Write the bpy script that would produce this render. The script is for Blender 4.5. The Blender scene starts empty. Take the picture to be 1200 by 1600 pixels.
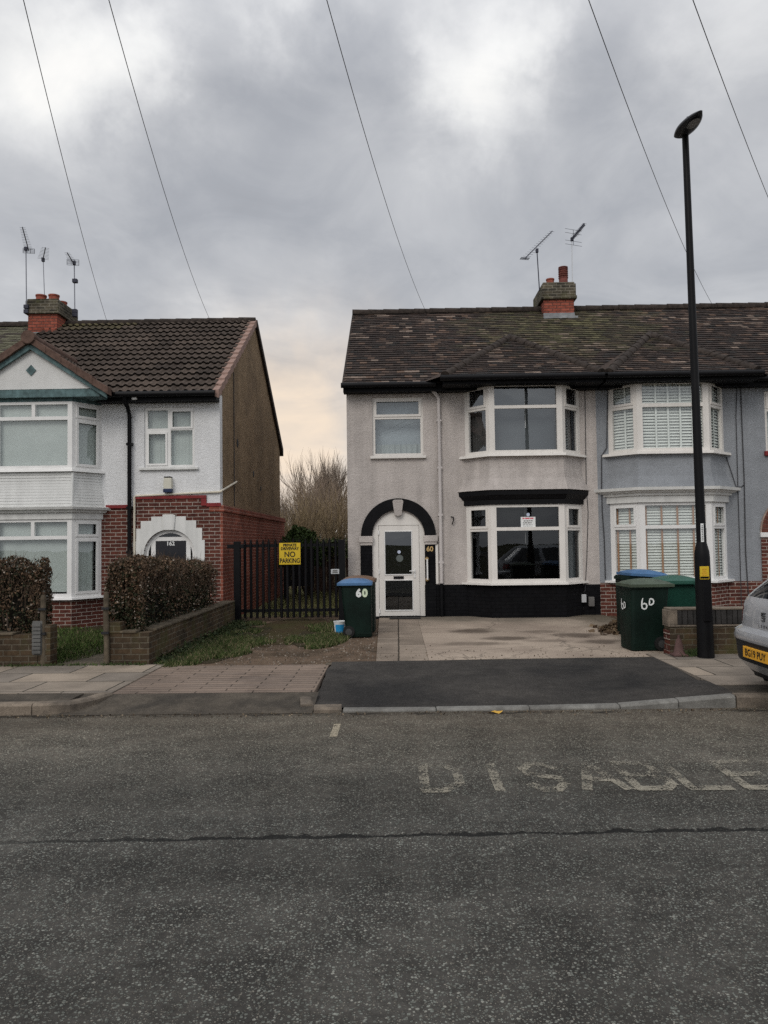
import bpy, bmesh, math, random
from mathutils import Vector, Matrix, noise as mnoise
rnd = random.Random(11)
PI = math.pi
scene = bpy.context.scene
COL = scene.collection

# ------------------------------------------------------------------ camera
F = 1180.0
CAM = Vector((0, 0, 1.65))
ROT = (Matrix.Rotation(0.017, 3, 'Z') @ Matrix.Rotation(PI/2 + math.atan(48/1180), 3, 'X')
       @ Matrix.Rotation(-0.013, 3, 'Z'))
def ray(px, py):
    return ROT @ Vector(((px-600)/F, -(py-800)/F, -1))
def P(px, py, Y):                      # where a sight line meets the plane y = Y
    d = ray(px, py)
    return CAM + d*(Y/d.y)
def XZ(px, py, Y):
    p = P(px, py, Y); return p.x, p.z

# ------------------------------------------------------------------ mesh builder
class MB:
    def __init__(s):
        s.v = []; s.f = []; s.c = []
    def face(s, pts, col=None):
        n = len(s.v); s.v.extend([tuple(p) for p in pts])
        s.f.append(tuple(range(n, n+len(pts)))); s.c.append(col)
    def idx(s, vs, fs, col=None):
        n = len(s.v); s.v.extend([tuple(p) for p in vs])
        for f in fs:
            s.f.append(tuple(i+n for i in f)); s.c.append(col)
    def hexa(s, p, col=None):          # p: 8 points, bottom ring 0-3, top ring 4-7
        s.idx(p, [(3,2,1,0),(4,5,6,7),(0,1,5,4),(1,2,6,5),(2,3,7,6),(3,0,4,7)], col)
    def box(s, x0, x1, y0, y1, z0, z1, col=None):
        s.hexa([(x0,y0,z0),(x1,y0,z0),(x1,y1,z0),(x0,y1,z0),(x0,y0,z1),(x1,y0,z1),(x1,y1,z1),(x0,y1,z1)], col)
    def obox(s, A, d, u0, u1, z0, z1, n0, n1, col=None):
        n = (d[1], -d[0])
        def q(u, k, z): return (A[0]+d[0]*u+n[0]*k, A[1]+d[1]*u+n[1]*k, z)
        s.hexa([q(u0,n1,z0),q(u1,n1,z0),q(u1,n0,z0),q(u0,n0,z0),q(u0,n1,z1),q(u1,n1,z1),q(u1,n0,z1),q(u0,n0,z1)], col)
    def slab(s, A, d, L, z0, z1, holes, n1=0.0, n0=-0.07, col=None, rim=True, back=True):
        """upright slab along d with rectangular holes (u0,u1,v0,v1); n1 is its outer face"""
        n = (d[1], -d[0])
        def q(u, z, k): return (A[0]+d[0]*u+n[0]*k, A[1]+d[1]*u+n[1]*k, z)
        us = sorted({0.0, L, *[h[0] for h in holes], *[h[1] for h in holes]})
        vs = sorted({z0, z1, *[h[2] for h in holes], *[h[3] for h in holes]})
        us = [u for u in us if 0 <= u <= L]; vs = [v for v in vs if z0 <= v <= z1]
        for i in range(len(us)-1):
            for j in range(len(vs)-1):
                cu = (us[i]+us[i+1])/2; cv = (vs[j]+vs[j+1])/2
                if any(h[0] < cu < h[1] and h[2] < cv < h[3] for h in holes): continue
                a, b, c, e = us[i], us[i+1], vs[j], vs[j+1]
                s.face([q(a,c,n1),q(b,c,n1),q(b,e,n1),q(a,e,n1)], col)
                if back: s.face([q(b,c,n0),q(a,c,n0),q(a,e,n0),q(b,e,n0)], col)
        for (a, b, c, e) in holes:
            a = max(a, 0); b = min(b, L); c0 = max(c, z0); e0 = min(e, z1)
            s.face([q(a,c0,n1),q(a,e0,n1),q(a,e0,n0),q(a,c0,n0)], col)
            s.face([q(b,c0,n0),q(b,e0,n0),q(b,e0,n1),q(b,c0,n1)], col)
            if c > z0: s.face([q(a,c,n0),q(b,c,n0),q(b,c,n1),q(a,c,n1)], col)
            if e < z1: s.face([q(a,e,n1),q(b,e,n1),q(b,e,n0),q(a,e,n0)], col)
        if rim:
            s.face([q(0,z0,n0),q(0,z0,n1),q(0,z1,n1),q(0,z1,n0)], col)
            s.face([q(L,z0,n1),q(L,z0,n0),q(L,z1,n0),q(L,z1,n1)], col)
            s.face([q(0,z1,n1),q(L,z1,n1),q(L,z1,n0),q(0,z1,n0)], col)
            s.face([q(0,z0,n0),q(L,z0,n0),q(L,z0,n1),q(0,z0,n1)], col)
    def prism(s, poly, fn, t0, t1, col=None):      # poly of (a,b); fn(a,b,t) -> point
        m = len(poly)
        vs = [fn(a, b, t0) for a, b in poly]+[fn(a, b, t1) for a, b in poly]
        fs = [tuple(range(m-1, -1, -1)), tuple(range(m, 2*m))]
        fs += [(i, (i+1) % m, m+(i+1) % m, m+i) for i in range(m)]
        s.idx(vs, fs, col)
    def tube(s, pts, r, n=8, cap=True, col=None):
        pts = [Vector(p) for p in pts]; m = len(pts)
        rs = r if isinstance(r, (list, tuple)) else [r]*m
        vs = []; prev = None
        for i, p in enumerate(pts):
            t = (pts[min(i+1, m-1)]-pts[max(i-1, 0)]).normalized()
            a = prev if prev is not None else (Vector((0,0,1)) if abs(t.z) < .9 else Vector((1,0,0)))
            a = (a - t*a.dot(t))
            if a.length < 1e-6: a = t.orthogonal()
            a.normalize(); prev = a; b = t.cross(a)
            for k in range(n):
                w = 2*PI*k/n
                vs.append(p + (a*math.cos(w)+b*math.sin(w))*rs[i])
        fs = []
        for i in range(m-1):
            for k in range(n):
                fs.append((i*n+k, i*n+(k+1) % n, (i+1)*n+(k+1) % n, (i+1)*n+k))
        if cap: fs += [tuple(range(n-1, -1, -1)), tuple((m-1)*n+k for k in range(n))]
        s.idx(vs, fs, col)
    def lathe(s, prof, c, n=20, axis='z', col=None):    # prof of (r, h)
        vs = []
        for r, h in prof:
            for k in range(n):
                w = 2*PI*k/n; a, b = r*math.cos(w), r*math.sin(w)
                vs.append((c[0]+a, c[1]+b, c[2]+h) if axis == 'z' else ((c[0]+h, c[1]+a, c[2]+b) if axis == 'x' else (c[0]+a, c[1]+h, c[2]+b)))
        m = len(prof); fs = []
        for i in range(m-1):
            for k in range(n):
                fs.append((i*n+k, i*n+(k+1) % n, (i+1)*n+(k+1) % n, (i+1)*n+k))
        if prof[0][0] > 1e-4: fs.append(tuple(range(n-1, -1, -1)))
        if prof[-1][0] > 1e-4: fs.append(tuple((m-1)*n+k for k in range(n)))
        s.idx(vs, fs, col)
    def build(s, name, mat, parent=None, smooth=None, bevel=0, recalc=True, loc=None):
        b = BASE.get(parent, Vector((0,0,0))) if parent is not None else (Vector(loc) if loc is not None else Vector((0,0,0)))
        me = bpy.data.meshes.new(name)
        me.from_pydata([(x-b.x, y-b.y, z-b.z) for x, y, z in s.v], [], s.f)
        if recalc:
            bm = bmesh.new(); bm.from_mesh(me)
            bmesh.ops.recalc_face_normals(bm, faces=bm.faces); bm.to_mesh(me); bm.free()
        uv = me.uv_layers.new(name='UVMap'); buf = [0.0]*(2*len(me.loops))
        vco = me.vertices
        for p in me.polygons:
            n = p.normal
            if abs(n.z) > .97:
                for li in p.loop_indices:
                    q = vco[me.loops[li].vertex_index].co; buf[2*li] = q.x; buf[2*li+1] = q.y
            else:
                t = Vector((-n.y, n.x, 0)).normalized(); w = n.cross(t)
                if w.z < 0: w = -w
                for li in p.loop_indices:
                    q = vco[me.loops[li].vertex_index].co; buf[2*li] = q.dot(t); buf[2*li+1] = q.dot(w)
        uv.data.foreach_set('uv', buf)
        if any(c is not None for c in s.c):
            ca = me.color_attributes.new('Col', 'FLOAT_COLOR', 'CORNER')
            buf = []
            for p in me.polygons:
                c = s.c[p.index] or (.5, .5, .5)
                buf.extend((c[0], c[1], c[2], 1.0)*p.loop_total)
            ca.data.foreach_set('color', buf)
        if smooth is not None:
            me.polygons.foreach_set('use_smooth', [True]*len(me.polygons))
            me.set_sharp_from_angle(angle=math.radians(smooth))
        if isinstance(mat, (list, tuple)):
            for m_ in mat: me.materials.append(m_)
        elif mat is not None: me.materials.append(mat)
        o = bpy.data.objects.new(name, me); COL.objects.link(o)
        if parent is not None: o.parent = parent
        else: o.location = b
        BASE[o] = b
        if bevel:
            md = o.modifiers.new('Bevel', 'BEVEL'); md.width = bevel; md.segments = 2
            md.limit_method = 'ANGLE'; md.angle_limit = math.radians(50)
        return o
BASE = {}
def thing(name, label, cat, loc=(0,0,0), group=None, rz=0):
    o = bpy.data.objects.new(name, None); COL.objects.link(o)
    o.empty_display_size = .2
    o.location = loc; o.rotation_euler = (0,0,rz); o['label'] = label; o['category'] = cat
    if group: o['group'] = group
    BASE[o] = Vector(loc)
    return o
def tag(o, label, cat, group=None, kind=None):
    o['label'] = label; o['category'] = cat
    if group: o['group'] = group
    if kind: o['kind'] = kind
    return o
def struct(o):
    o['kind'] = 'structure'; return o
def dup(o, loc=None, rz=None, label=None, parent=None):
    c = o.copy(); COL.objects.link(c); BASE[c] = BASE.get(o, Vector())
    if parent is not None: c.parent = parent
    if loc is not None: c.location = loc
    if rz is not None: c.rotation_euler = (0,0,rz)
    if label: c['label'] = label
    for ch in list(o.children): dup(ch, parent=c)
    return c
def text_geo(body, size, bold=0.0):
    cu = bpy.data.curves.new('txt', 'FONT'); cu.body = body; cu.size = size; cu.offset = bold
    cu.align_x = 'CENTER'; cu.align_y = 'CENTER'; cu.resolution_u = 4
    o = bpy.data.objects.new('txt', cu); COL.objects.link(o)
    bpy.context.view_layer.update()
    me = o.evaluated_get(bpy.context.evaluated_depsgraph_get()).to_mesh()
    vs = [(v.co.x, v.co.y) for v in me.vertices]; fs = [tuple(p.vertices) for p in me.polygons]
    o.evaluated_get(bpy.context.evaluated_depsgraph_get()).to_mesh_clear()
    bpy.data.objects.remove(o); bpy.data.curves.remove(cu)
    return vs, fs
def add_text(mb, body, size, O, u, v, bold=0.0, sx=1.0):
    vs, fs = text_geo(body, size, bold); O, u, v = Vector(O), Vector(u), Vector(v)
    mb.idx([O+u*(a*sx)+v*b for a, b in vs], fs)

# ------------------------------------------------------------------ materials
class NT:
    def __init__(s, tree): s.t = tree; tree.nodes.clear()
    def n(s, typ, ins=None, out=0, **props):
        nd = s.t.nodes.new(typ)
        for k, v in props.items(): setattr(nd, k, v)
        for k, v in (ins or {}).items():
            sk = nd.inputs[k]
            if isinstance(v, bpy.types.NodeSocket): s.t.links.new(v, sk)
            elif isinstance(v, bpy.types.Node): s.t.links.new(v.outputs[0], sk)
            else: sk.default_value = v
        return nd
    def math(s, op, a, b=0.0, c=None, clamp=False):
        ins = {0: a, 1: b}
        if c is not None: ins[2] = c
        return s.n('ShaderNodeMath', ins, operation=op, use_clamp=clamp).outputs[0]
    def ramp(s, fac, stops, interp='LINEAR'):
        nd = s.n('ShaderNodeValToRGB', {0: fac}); cr = nd.color_ramp; cr.interpolation = interp
        while len(cr.elements) < len(stops): cr.elements.new(.5)
        for e, (p, c) in zip(cr.elements, stops):
            e.position = p; e.color = (*c, 1) if len(c) == 3 else c
        return nd.outputs[0]
    def mix(s, fac, a, b, mode='MIX'):
        nd = s.n('ShaderNodeMix', None, data_type='RGBA', blend_type=mode)
        for k, v in ((0, fac), (6, a), (7, b)):
            if isinstance(v, bpy.types.NodeSocket): s.t.links.new(v, nd.inputs[k])
            else: nd.inputs[k].default_value = (*v, 1) if isinstance(v, tuple) and len(v) == 3 else v
        return nd.outputs[2]
    def scale(s, col, f):
        return s.n('ShaderNodeVectorMath', {0: col, 3: f}, operation='SCALE').outputs[0]
    def noise(s, vec, scale, detail=4, rough=.55, dist=0.0):
        return s.n('ShaderNodeTexNoise', {'Vector': vec, 'Scale': scale, 'Detail': detail, 'Roughness': rough, 'Distortion': dist}).outputs[0]
    def mr(s, v, a, b, c, d):
        return s.n('ShaderNodeMapRange', {0: v, 1: a, 2: b, 3: c, 4: d}, clamp=True).outputs[0]
    def bsdf(s, col, rough=.7, metal=0.0, spec=.3, bump=None, bstr=.5, bdist=.01, coat=0.0):
        ins = {'Base Color': col, 'Roughness': rough, 'Metallic': metal, 'Specular IOR Level': spec, 'Coat Weight': coat}
        p = s.n('ShaderNodeBsdfPrincipled', ins)
        if bump is not None:
            b = s.n('ShaderNodeBump', {'Strength': bstr, 'Distance': bdist, 'Height': bump})
            s.t.links.new(b.outputs[0], p.inputs['Normal'])
        o = s.n('ShaderNodeOutputMaterial', {0: p}); return p
def new_mat(name):
    m = bpy.data.materials.new(name); m.use_nodes = True
    return m, NT(m.node_tree)
def M(name, col, var=.12, scale=5, rough=.6, spec=.2, metal=0.0, bump=0.0, bscale=60, bdist=.01, dirt=0.0, streak=0.0, attr=False, coat=0.0, world=False):
    m, t = new_mat(name)
    co = t.n('ShaderNodeTexCoord').outputs['Object']
    f = t.mr(t.noise(co, scale, 6), .3, .7, 1-var, 1+var)
    if attr:
        base = t.n('ShaderNodeAttribute', attribute_name='Col').outputs['Color']
    else:
        base = t.n('ShaderNodeRGB'); base.outputs[0].default_value = (*col, 1); base = base.outputs[0]
    c = t.scale(base, f)
    if dirt:
        c = t.scale(c, t.mr(t.noise(co, .9, 5, .6), .35, .62, 1-dirt, 1.0))
    if streak:
        mp = t.n('ShaderNodeMapping', {'Vector': co, 'Scale': (7, 7, .5)}).outputs[0]
        c = t.scale(c, t.mr(t.noise(mp, 1.0, 5, .6), .35, .6, 1-streak, 1.0))
    b = t.noise(co, bscale, 5, .6) if bump else None
    t.bsdf(c, rough, metal, spec, b, bump, bdist, coat)
    return m
def brick_mat(name, c1, c2, mortar, bw=.225, bh=.075, ms=.008, stain=.35, moss=None, bump=.6, varscale=1.0):
    m, t = new_mat(name)
    tc = t.n('ShaderNodeTexCoord'); uv = tc.outputs['UV']; co = tc.outputs['Object']
    wob = t.n('ShaderNodeVectorMath', {0: t.n('ShaderNodeTexNoise', {'Vector': co, 'Scale': 9.0, 'Detail': 2.0}).outputs[1], 1: (.5,.5,.5)}, operation='SUBTRACT').outputs[0]
    uv2 = t.n('ShaderNodeVectorMath', {0: uv, 1: t.scale(wob, .012)}, operation='ADD').outputs[0]
    br = t.n('ShaderNodeTexBrick', {'Vector': uv2, 'Color1': (*c1,1), 'Color2': (*c2,1), 'Mortar': (*mortar,1), 'Scale': 1.0,
             'Mortar Size': ms, 'Mortar Smooth': .3, 'Brick Width': bw, 'Row Height': bh, 'Bias': 0.0})
    c = t.scale(br.outputs[0], t.mr(t.noise(co, 14, 5), .3, .7, .75, 1.25))
    c = t.scale(c, t.mr(t.noise(co, 1.3, 5, .6), .35, .65, 1-stain, 1.08))
    if moss:
        c = t.mix(t.mr(t.noise(co, 2.2, 6, .65), .5, .68, 0, .8), c, moss)
    h = t.math('SUBTRACT', t.math('MULTIPLY', t.noise(co, 70, 4), .35), br.outputs[1])
    t.bsdf(c, .9, 0, .1, h, bump, .008)
    return m
def render_mat(name, col, var=.07, streak=.16, dirt=.1, bstr=.5, bdist=.03):
    m, t = new_mat(name)
    co = t.n('ShaderNodeTexCoord').outputs['Object']
    mp = t.n('ShaderNodeMapping', {'Vector': co, 'Scale': (5, 5, .45)}).outputs[0]
    base = t.n('ShaderNodeRGB'); base.outputs[0].default_value = (*col, 1)
    c = t.scale(base.outputs[0], t.mr(t.noise(co, 3.5, 7, .6), .3, .7, 1-var, 1+var))
    c = t.scale(c, t.mr(t.noise(mp, 1.0, 6, .62), .36, .58, 1-streak, 1.0))
    c = t.scale(c, t.mr(t.noise(co, .7, 4, .55), .35, .6, 1-dirt, 1.0))
    mb_ = t.n('ShaderNodeMapping', {'Vector': co, 'Scale': (14, 14, 24)}).outputs[0]
    h = t.math('ADD', t.noise(mb_, 1.0, 6, .65, .6), t.math('MULTIPLY', t.noise(co, 90, 3), .4))
    t.bsdf(c, .9, 0, .08, h, bstr, bdist)
    return m
def ground_mat(name, col, col2, scale=1.2, grit=120, gvar=.5, rough=.9, bump=.4, bdist=.01, spots=None, lo=.4, hi=.62, cracks=None):
    m, t = new_mat(name)
    co = t.n('ShaderNodeTexCoord').outputs['Object']
    c = t.mix(t.mr(t.noise(co, scale, 7, .62, .4), lo, hi, 0, 1), col, col2)
    c = t.scale(c, t.mr(t.noise(co, grit, 3, .7), .25, .75, 1-gvar, 1+gvar))
    c = t.scale(c, t.mr(t.noise(co, grit*.12, 5, .6), .3, .7, .82, 1.15))
    if spots:
        v = t.n('ShaderNodeTexVoronoi', {'Vector': co, 'Scale': spots[0]}).outputs[0]
        c = t.mix(t.mr(v, spots[1]*.5, spots[1], 1, 0), c, spots[2])
    if cracks:
        w = t.n('ShaderNodeVectorMath', {0: co, 1: t.scale(t.n('ShaderNodeTexNoise', {'Vector': co, 'Scale': 3.0, 'Detail': 5.0}).outputs[1], .35)}, operation='ADD').outputs[0]
        v = t.n('ShaderNodeTexVoronoi', {'Vector': w, 'Scale': cracks}, feature='DISTANCE_TO_EDGE').outputs[0]
        c = t.scale(c, t.mr(v, 0.004, .02, .45, 1))
    t.bsdf(c, rough, 0, .1, t.noise(co, grit, 4, .7), bump, bdist)
    return m
def slab_mat(name, c1, c2, joint, bw, bh, ms=.012, off=.5, tint=None):
    m, t = new_mat(name)
    tc = t.n('ShaderNodeTexCoord'); uv = tc.outputs['UV']; co = tc.outputs['Object']
    wob = t.scale(t.n('ShaderNodeVectorMath', {0: t.n('ShaderNodeTexNoise', {'Vector': co, 'Scale': 4.0, 'Detail': 3.0}).outputs[1], 1: (.5,.5,.5)}, operation='SUBTRACT').outputs[0], .03)
    uv2 = t.n('ShaderNodeVectorMath', {0: uv, 1: wob}, operation='ADD').outputs[0]
    br = t.n('ShaderNodeTexBrick', {'Vector': uv2, 'Color1': (*c1,1), 'Color2': (*c2,1), 'Mortar': (*joint,1), 'Scale': 1.0,
             'Mortar Size': ms, 'Mortar Smooth': .4, 'Brick Width': bw, 'Row Height': bh, 'Bias': -.1}, offset=off)
    c = t.scale(br.outputs[0], t.mr(t.noise(co, 130, 3, .7), .25, .75, .65, 1.35))
    c = t.scale(c, t.mr(t.noise(co, 1.6, 6, .65), .32, .66, .62, 1.12))
    if tint: c = t.mix(t.mr(t.noise(co, .8, 5, .6), .45, .65, 0, .5), c, tint)
    h = t.math('SUBTRACT', t.math('MULTIPLY', t.noise(co, 90, 4), .3), br.outputs[1])
    t.bsdf(c, .9, 0, .2, h, .5, .01)
    return m
def glass_mat(name, tint, ior, refl=(.9,.95,1.0), rough=.0):
    m, t = new_mat(name)
    co = t.n('ShaderNodeTexCoord').outputs['Object']
    b = t.n('ShaderNodeBump', {'Strength': .05, 'Distance': .02, 'Height': t.noise(co, 1.6, 2)})
    ge = t.n('ShaderNodeNewGeometry')
    cs = t.math('ABSOLUTE', t.n('ShaderNodeVectorMath', {0: ge.outputs['Incoming'], 1: b.outputs[0]}, operation='DOT_PRODUCT').outputs['Value'])
    r0 = ((ior-1)/(ior+1))**2
    sch = t.math('ADD', t.math('MULTIPLY', t.math('POWER', t.math('SUBTRACT', 1.0, cs, clamp=True), 5.0), 1-r0), r0)
    tr = t.n('ShaderNodeBsdfTransparent', {0: (*tint, 1)})
    gl = t.n('ShaderNodeBsdfGlossy', {0: (*refl, 1), 'Roughness': rough, 'Normal': b.outputs[0]})
    mx = t.n('ShaderNodeMixShader', {0: sch, 1: tr.outputs[0], 2: gl.outputs[0]})
    t.n('ShaderNodeOutputMaterial', {0: mx})
    return m

mt = {}
mt['render_grey'] = render_mat('render_grey', (.49, .448, .42), var=.09, streak=.15)
mt['render_blue'] = render_mat('render_blue', (.27, .285, .305), streak=.08)
mt['render_white'] = render_mat('render_white', (.70, .705, .71), var=.03, streak=.05, dirt=.06)
mt['gable_white'] = render_mat('gable_white', (.66, .66, .645), var=.04, streak=.06, bstr=.2)
mt['pebbledash'] = ground_mat('pebbledash', (.30, .215, .135), (.215, .155, .10), scale=1.0, grit=55, gvar=.75, bump=1.0, bdist=.03)
mt['brick_red'] = brick_mat('brick_red', (.135, .045, .032), (.085, .032, .026), (.36, .31, .27))
mt['brick_dark'] = brick_mat('brick_dark', (.10, .047, .034), (.062, .034, .028), (.20, .17, .14), stain=.5)
mt['brick_side'] = brick_mat('brick_side', (.30, .092, .06), (.21, .068, .048), (.36, .19, .15), ms=.011, stain=.35)
mt['brick_chimney'] = brick_mat('brick_chimney', (.36, .105, .07), (.27, .075, .05), (.16, .07, .055), ms=.013, stain=.25)
mt['brick_wall'] = brick_mat('brick_wall', (.105, .07, .042), (.06, .045, .032), (.14, .12, .09), stain=.5, moss=(.065, .062, .025))
mt['brick_mossy'] = brick_mat('brick_mossy', (.14, .12, .085), (.06, .055, .045), (.22, .20, .16), ms=.012, stain=.8, moss=(.085, .085, .04))
mt['black_paint'] = M('black_paint', (.0055, .0055, .0065), var=.3, rough=.55, spec=.1, bump=.25, bscale=50)
mt['black_brick'] = brick_mat('black_brick', (.008, .008, .009), (.0065, .0065, .008), (.005, .005, .006), stain=.3, bump=.5)
mt['black_gloss'] = M('black_gloss', (.006, .006, .007), var=.2, rough=.45, spec=.13)
mt['upvc'] = M('upvc', (.74, .735, .72), var=.03, rough=.35, spec=.4, streak=.06)
mt['upvc_warm'] = M('upvc_warm', (.70, .67, .63), var=.03, rough=.38, spec=.4, streak=.08)
mt['white_wood'] = M('white_wood', (.66, .66, .64), var=.05, rough=.5, streak=.14)
mt['cladding'] = M('cladding', (.64, .645, .63), var=.03, rough=.4, streak=.1)
mt['cream_pipe'] = M('cream_pipe', (.62, .57, .47), var=.05, rough=.5)
mt['grey_pipe'] = M('grey_pipe', (.50, .465, .45), var=.05, rough=.5)
mt['teal'] = M('teal', (.10, .16, .165), var=.35, scale=9, rough=.7, streak=.3)
mt['red_paint'] = M('red_paint', (.21, .028, .03), var=.25, rough=.6, streak=.2)
mt['tile'] = M('tile', (.1,.1,.1), var=.3, scale=22, rough=.85, spec=.2, bump=.4, bscale=60, attr=True)
mt['tile_conc'] = M('tile_conc', (.1,.1,.1), var=.35, scale=16, rough=.9, spec=.15, bump=.3, bscale=90, attr=True, dirt=.3)
mt['tile_back'] = M('tile_back', (.05, .035, .028), var=.3, rough=.9)
mt['ridge'] = M('ridge', (.040, .031, .026), var=.5, scale=12, rough=.9, bump=.3, dirt=.3)
mt['ridge_red'] = M('ridge_red', (.105, .066, .052), var=.3, scale=12, rough=.85, bump=.3)
mt['verge_pink'] = M('verge_pink', (.27, .18, .15), var=.2, scale=14, rough=.85, bump=.3)
mt['lead'] = M('lead', (.26, .27, .28), var=.3, rough=.6, dirt=.3)
mt['terracotta'] = M('terracotta', (.26, .075, .05), var=.3, scale=9, rough=.8, bump=.2)
mt['terracotta_dark'] = M('terracotta_dark', (.17, .06, .05), var=.3, scale=9, rough=.8, bump=.2)
mt['glass'] = glass_mat('glass', (.97, .985, .98), 1.8)
mt['glass_dark'] = glass_mat('glass_dark', (.45, .46, .46), 1.55)
mt['glass_door'] = glass_mat('glass_door', (.55, .56, .56), 1.95)
mt['glass_up'] = glass_mat('glass_up', (.80, .82, .83), 2.0)
mt['net'] = M('net', (.40, .44, .42), var=.04, rough=.9)
mt['net_blue'] = M('net_blue', (.40, .45, .47), var=.08, rough=.9)
mt['slat_white'] = M('slat_white', (.66, .685, .65), var=.03, rough=.45)
mt['tape'] = M('tape', (.36, .21, .13), var=.08, rough=.9)
mt['voile'] = M('voile', (.115, .125, .13), var=.12, scale=1.2, rough=.95)
mt['curtain_dark'] = M('curtain_dark', (.10, .095, .09), var=.2, rough=.95)
mt['room'] = M('room', (.10, .09, .08), var=.1, rough=.95)
mt['brass'] = M('brass', (.62, .43, .2), var=.1, rough=.35, metal=.8)
mt['steel'] = M('steel', (.55, .55, .55), var=.1, rough=.35, metal=.9)
mt['alu'] = M('alu', (.20, .21, .24), var=.15, rough=.5, metal=.3)
mt['ant_dark'] = M('ant_dark', (.035, .037, .055), var=.2, rough=.5)
mt['bin_green'] = M('bin_green', (.0045, .0135, .0098), var=.45, scale=3, rough=.55, spec=.14, bump=.15, bscale=200, dirt=.15)
mt['bin_green_light'] = M('bin_green_light', (.007, .046, .031), var=.18, rough=.55, spec=.2, bump=.15, bscale=200)
mt['lid_green'] = M('lid_green', (.055, .075, .05), var=.25, rough=.5, spec=.4)
mt['lid_green_light'] = M('lid_green_light', (.02, .085, .06), var=.15, rough=.45, spec=.4)
mt['lid_blue'] = M('lid_blue', (.055, .135, .27), var=.15, rough=.45, spec=.4)
mt['lid_navy'] = M('lid_navy', (.04, .075, .19), var=.3, rough=.45, spec=.4)
mt['lid_brown'] = M('lid_brown', (.13, .075, .045), var=.15, rough=.5, spec=.4)
mt['rubber'] = M('rubber', (.012, .012, .012), var=.2, rough=.75)
mt['hub'] = M('hub', (.05, .05, .05), var=.2, rough=.5)
mt['white_num'] = M('white_num', (.75, .77, .76), var=.08, rough=.5)
mt['white_num_green'] = M('white_num_green', (.6, .7, .52), var=.1, rough=.5)
mt['yellow'] = M('yellow', (.62, .43, .03), var=.08, rough=.5, dirt=.1)
mt['sign_black'] = M('sign_black', (.02, .018, .015), var=.1, rough=.5)
mt['sign_white'] = M('sign_white', (.72, .73, .72), var=.05, rough=.5)
mt['sign_red'] = M('sign_red', (.6, .12, .16), var=.05, rough=.5)
mt['sign_amber'] = M('sign_amber', (.55, .26, .03), var=.05, rough=.5)
mt['sign_blue'] = M('sign_blue', (.16, .3, .6), var=.1, rough=.5)
mt['pale_blue'] = M('pale_blue', (.45, .5, .62), var=.2, rough=.5)
mt['bucket_white'] = M('bucket_white', (.72, .74, .74), var=.05, rough=.4)
mt['bucket_blue'] = M('bucket_blue', (.03, .3, .62), var=.1, rough=.4)
mt['car_silver'] = M('car_silver', (.42, .43, .45), var=.03, rough=.32, spec=.5, metal=.35, coat=.6)
mt['car_dark'] = M('car_dark', (.02, .021, .023), var=.15, rough=.55)
mt['car_glass'] = M('car_glass', (.012, .013, .015), var=.1, rough=.04, spec=.8)
mt['car_red'] = M('car_red', (.22, .02, .022), var=.1, rough=.15, spec=.6, coat=.5)
mt['chrome'] = M('chrome', (.10, .10, .105), var=.1, rough=.3, metal=.6)
mt['plate'] = M('plate', (.72, .36, .035), var=.05, rough=.4)
mt['fence_brown'] = M('fence_brown', (.085, .055, .046), var=.35, scale=12, rough=.9, streak=.3)
mt['timber'] = M('timber', (.105, .085, .06), var=.35, scale=14, rough=.9, streak=.4, bump=.3)
mt['twig'] = M('twig', (.1,.1,.1), var=.2, rough=.95, attr=True)
mt['leaf'] = M('leaf', (.1,.1,.1), var=.2, rough=.7, attr=True)
mt['grass'] = M('grass', (.1,.1,.1), var=.25, rough=.8, attr=True)
mt['cone'] = M('cone', (.095, .055, .05), var=.25, rough=.8)
mt['wire'] = M('wire', (.06, .06, .065), var=.1, rough=.6)
mt['cable'] = M('cable', (.05, .05, .055), var=.1, rough=.6)
mt['mat_dark'] = M('mat_dark', (.03, .028, .026), var=.3, scale=40, rough=.95)
mt['meter'] = M('meter', (.45, .46, .47), var=.08, rough=.5)
mt['meter_dark'] = M('meter_dark', (.12, .115, .11), var=.2, rough=.5)
mt['kerb'] = ground_mat('kerb', (.20, .165, .13), (.10, .085, .07), scale=2.5, grit=110, gvar=.35)
mt['kerb_pale'] = ground_mat('kerb_pale', (.20, .195, .18), (.13, .125, .115), scale=3, grit=110, gvar=.3)
mt['yellow_leaf'] = M('yellow_leaf', (.55, .33, .06), var=.2, rough=.7)

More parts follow.
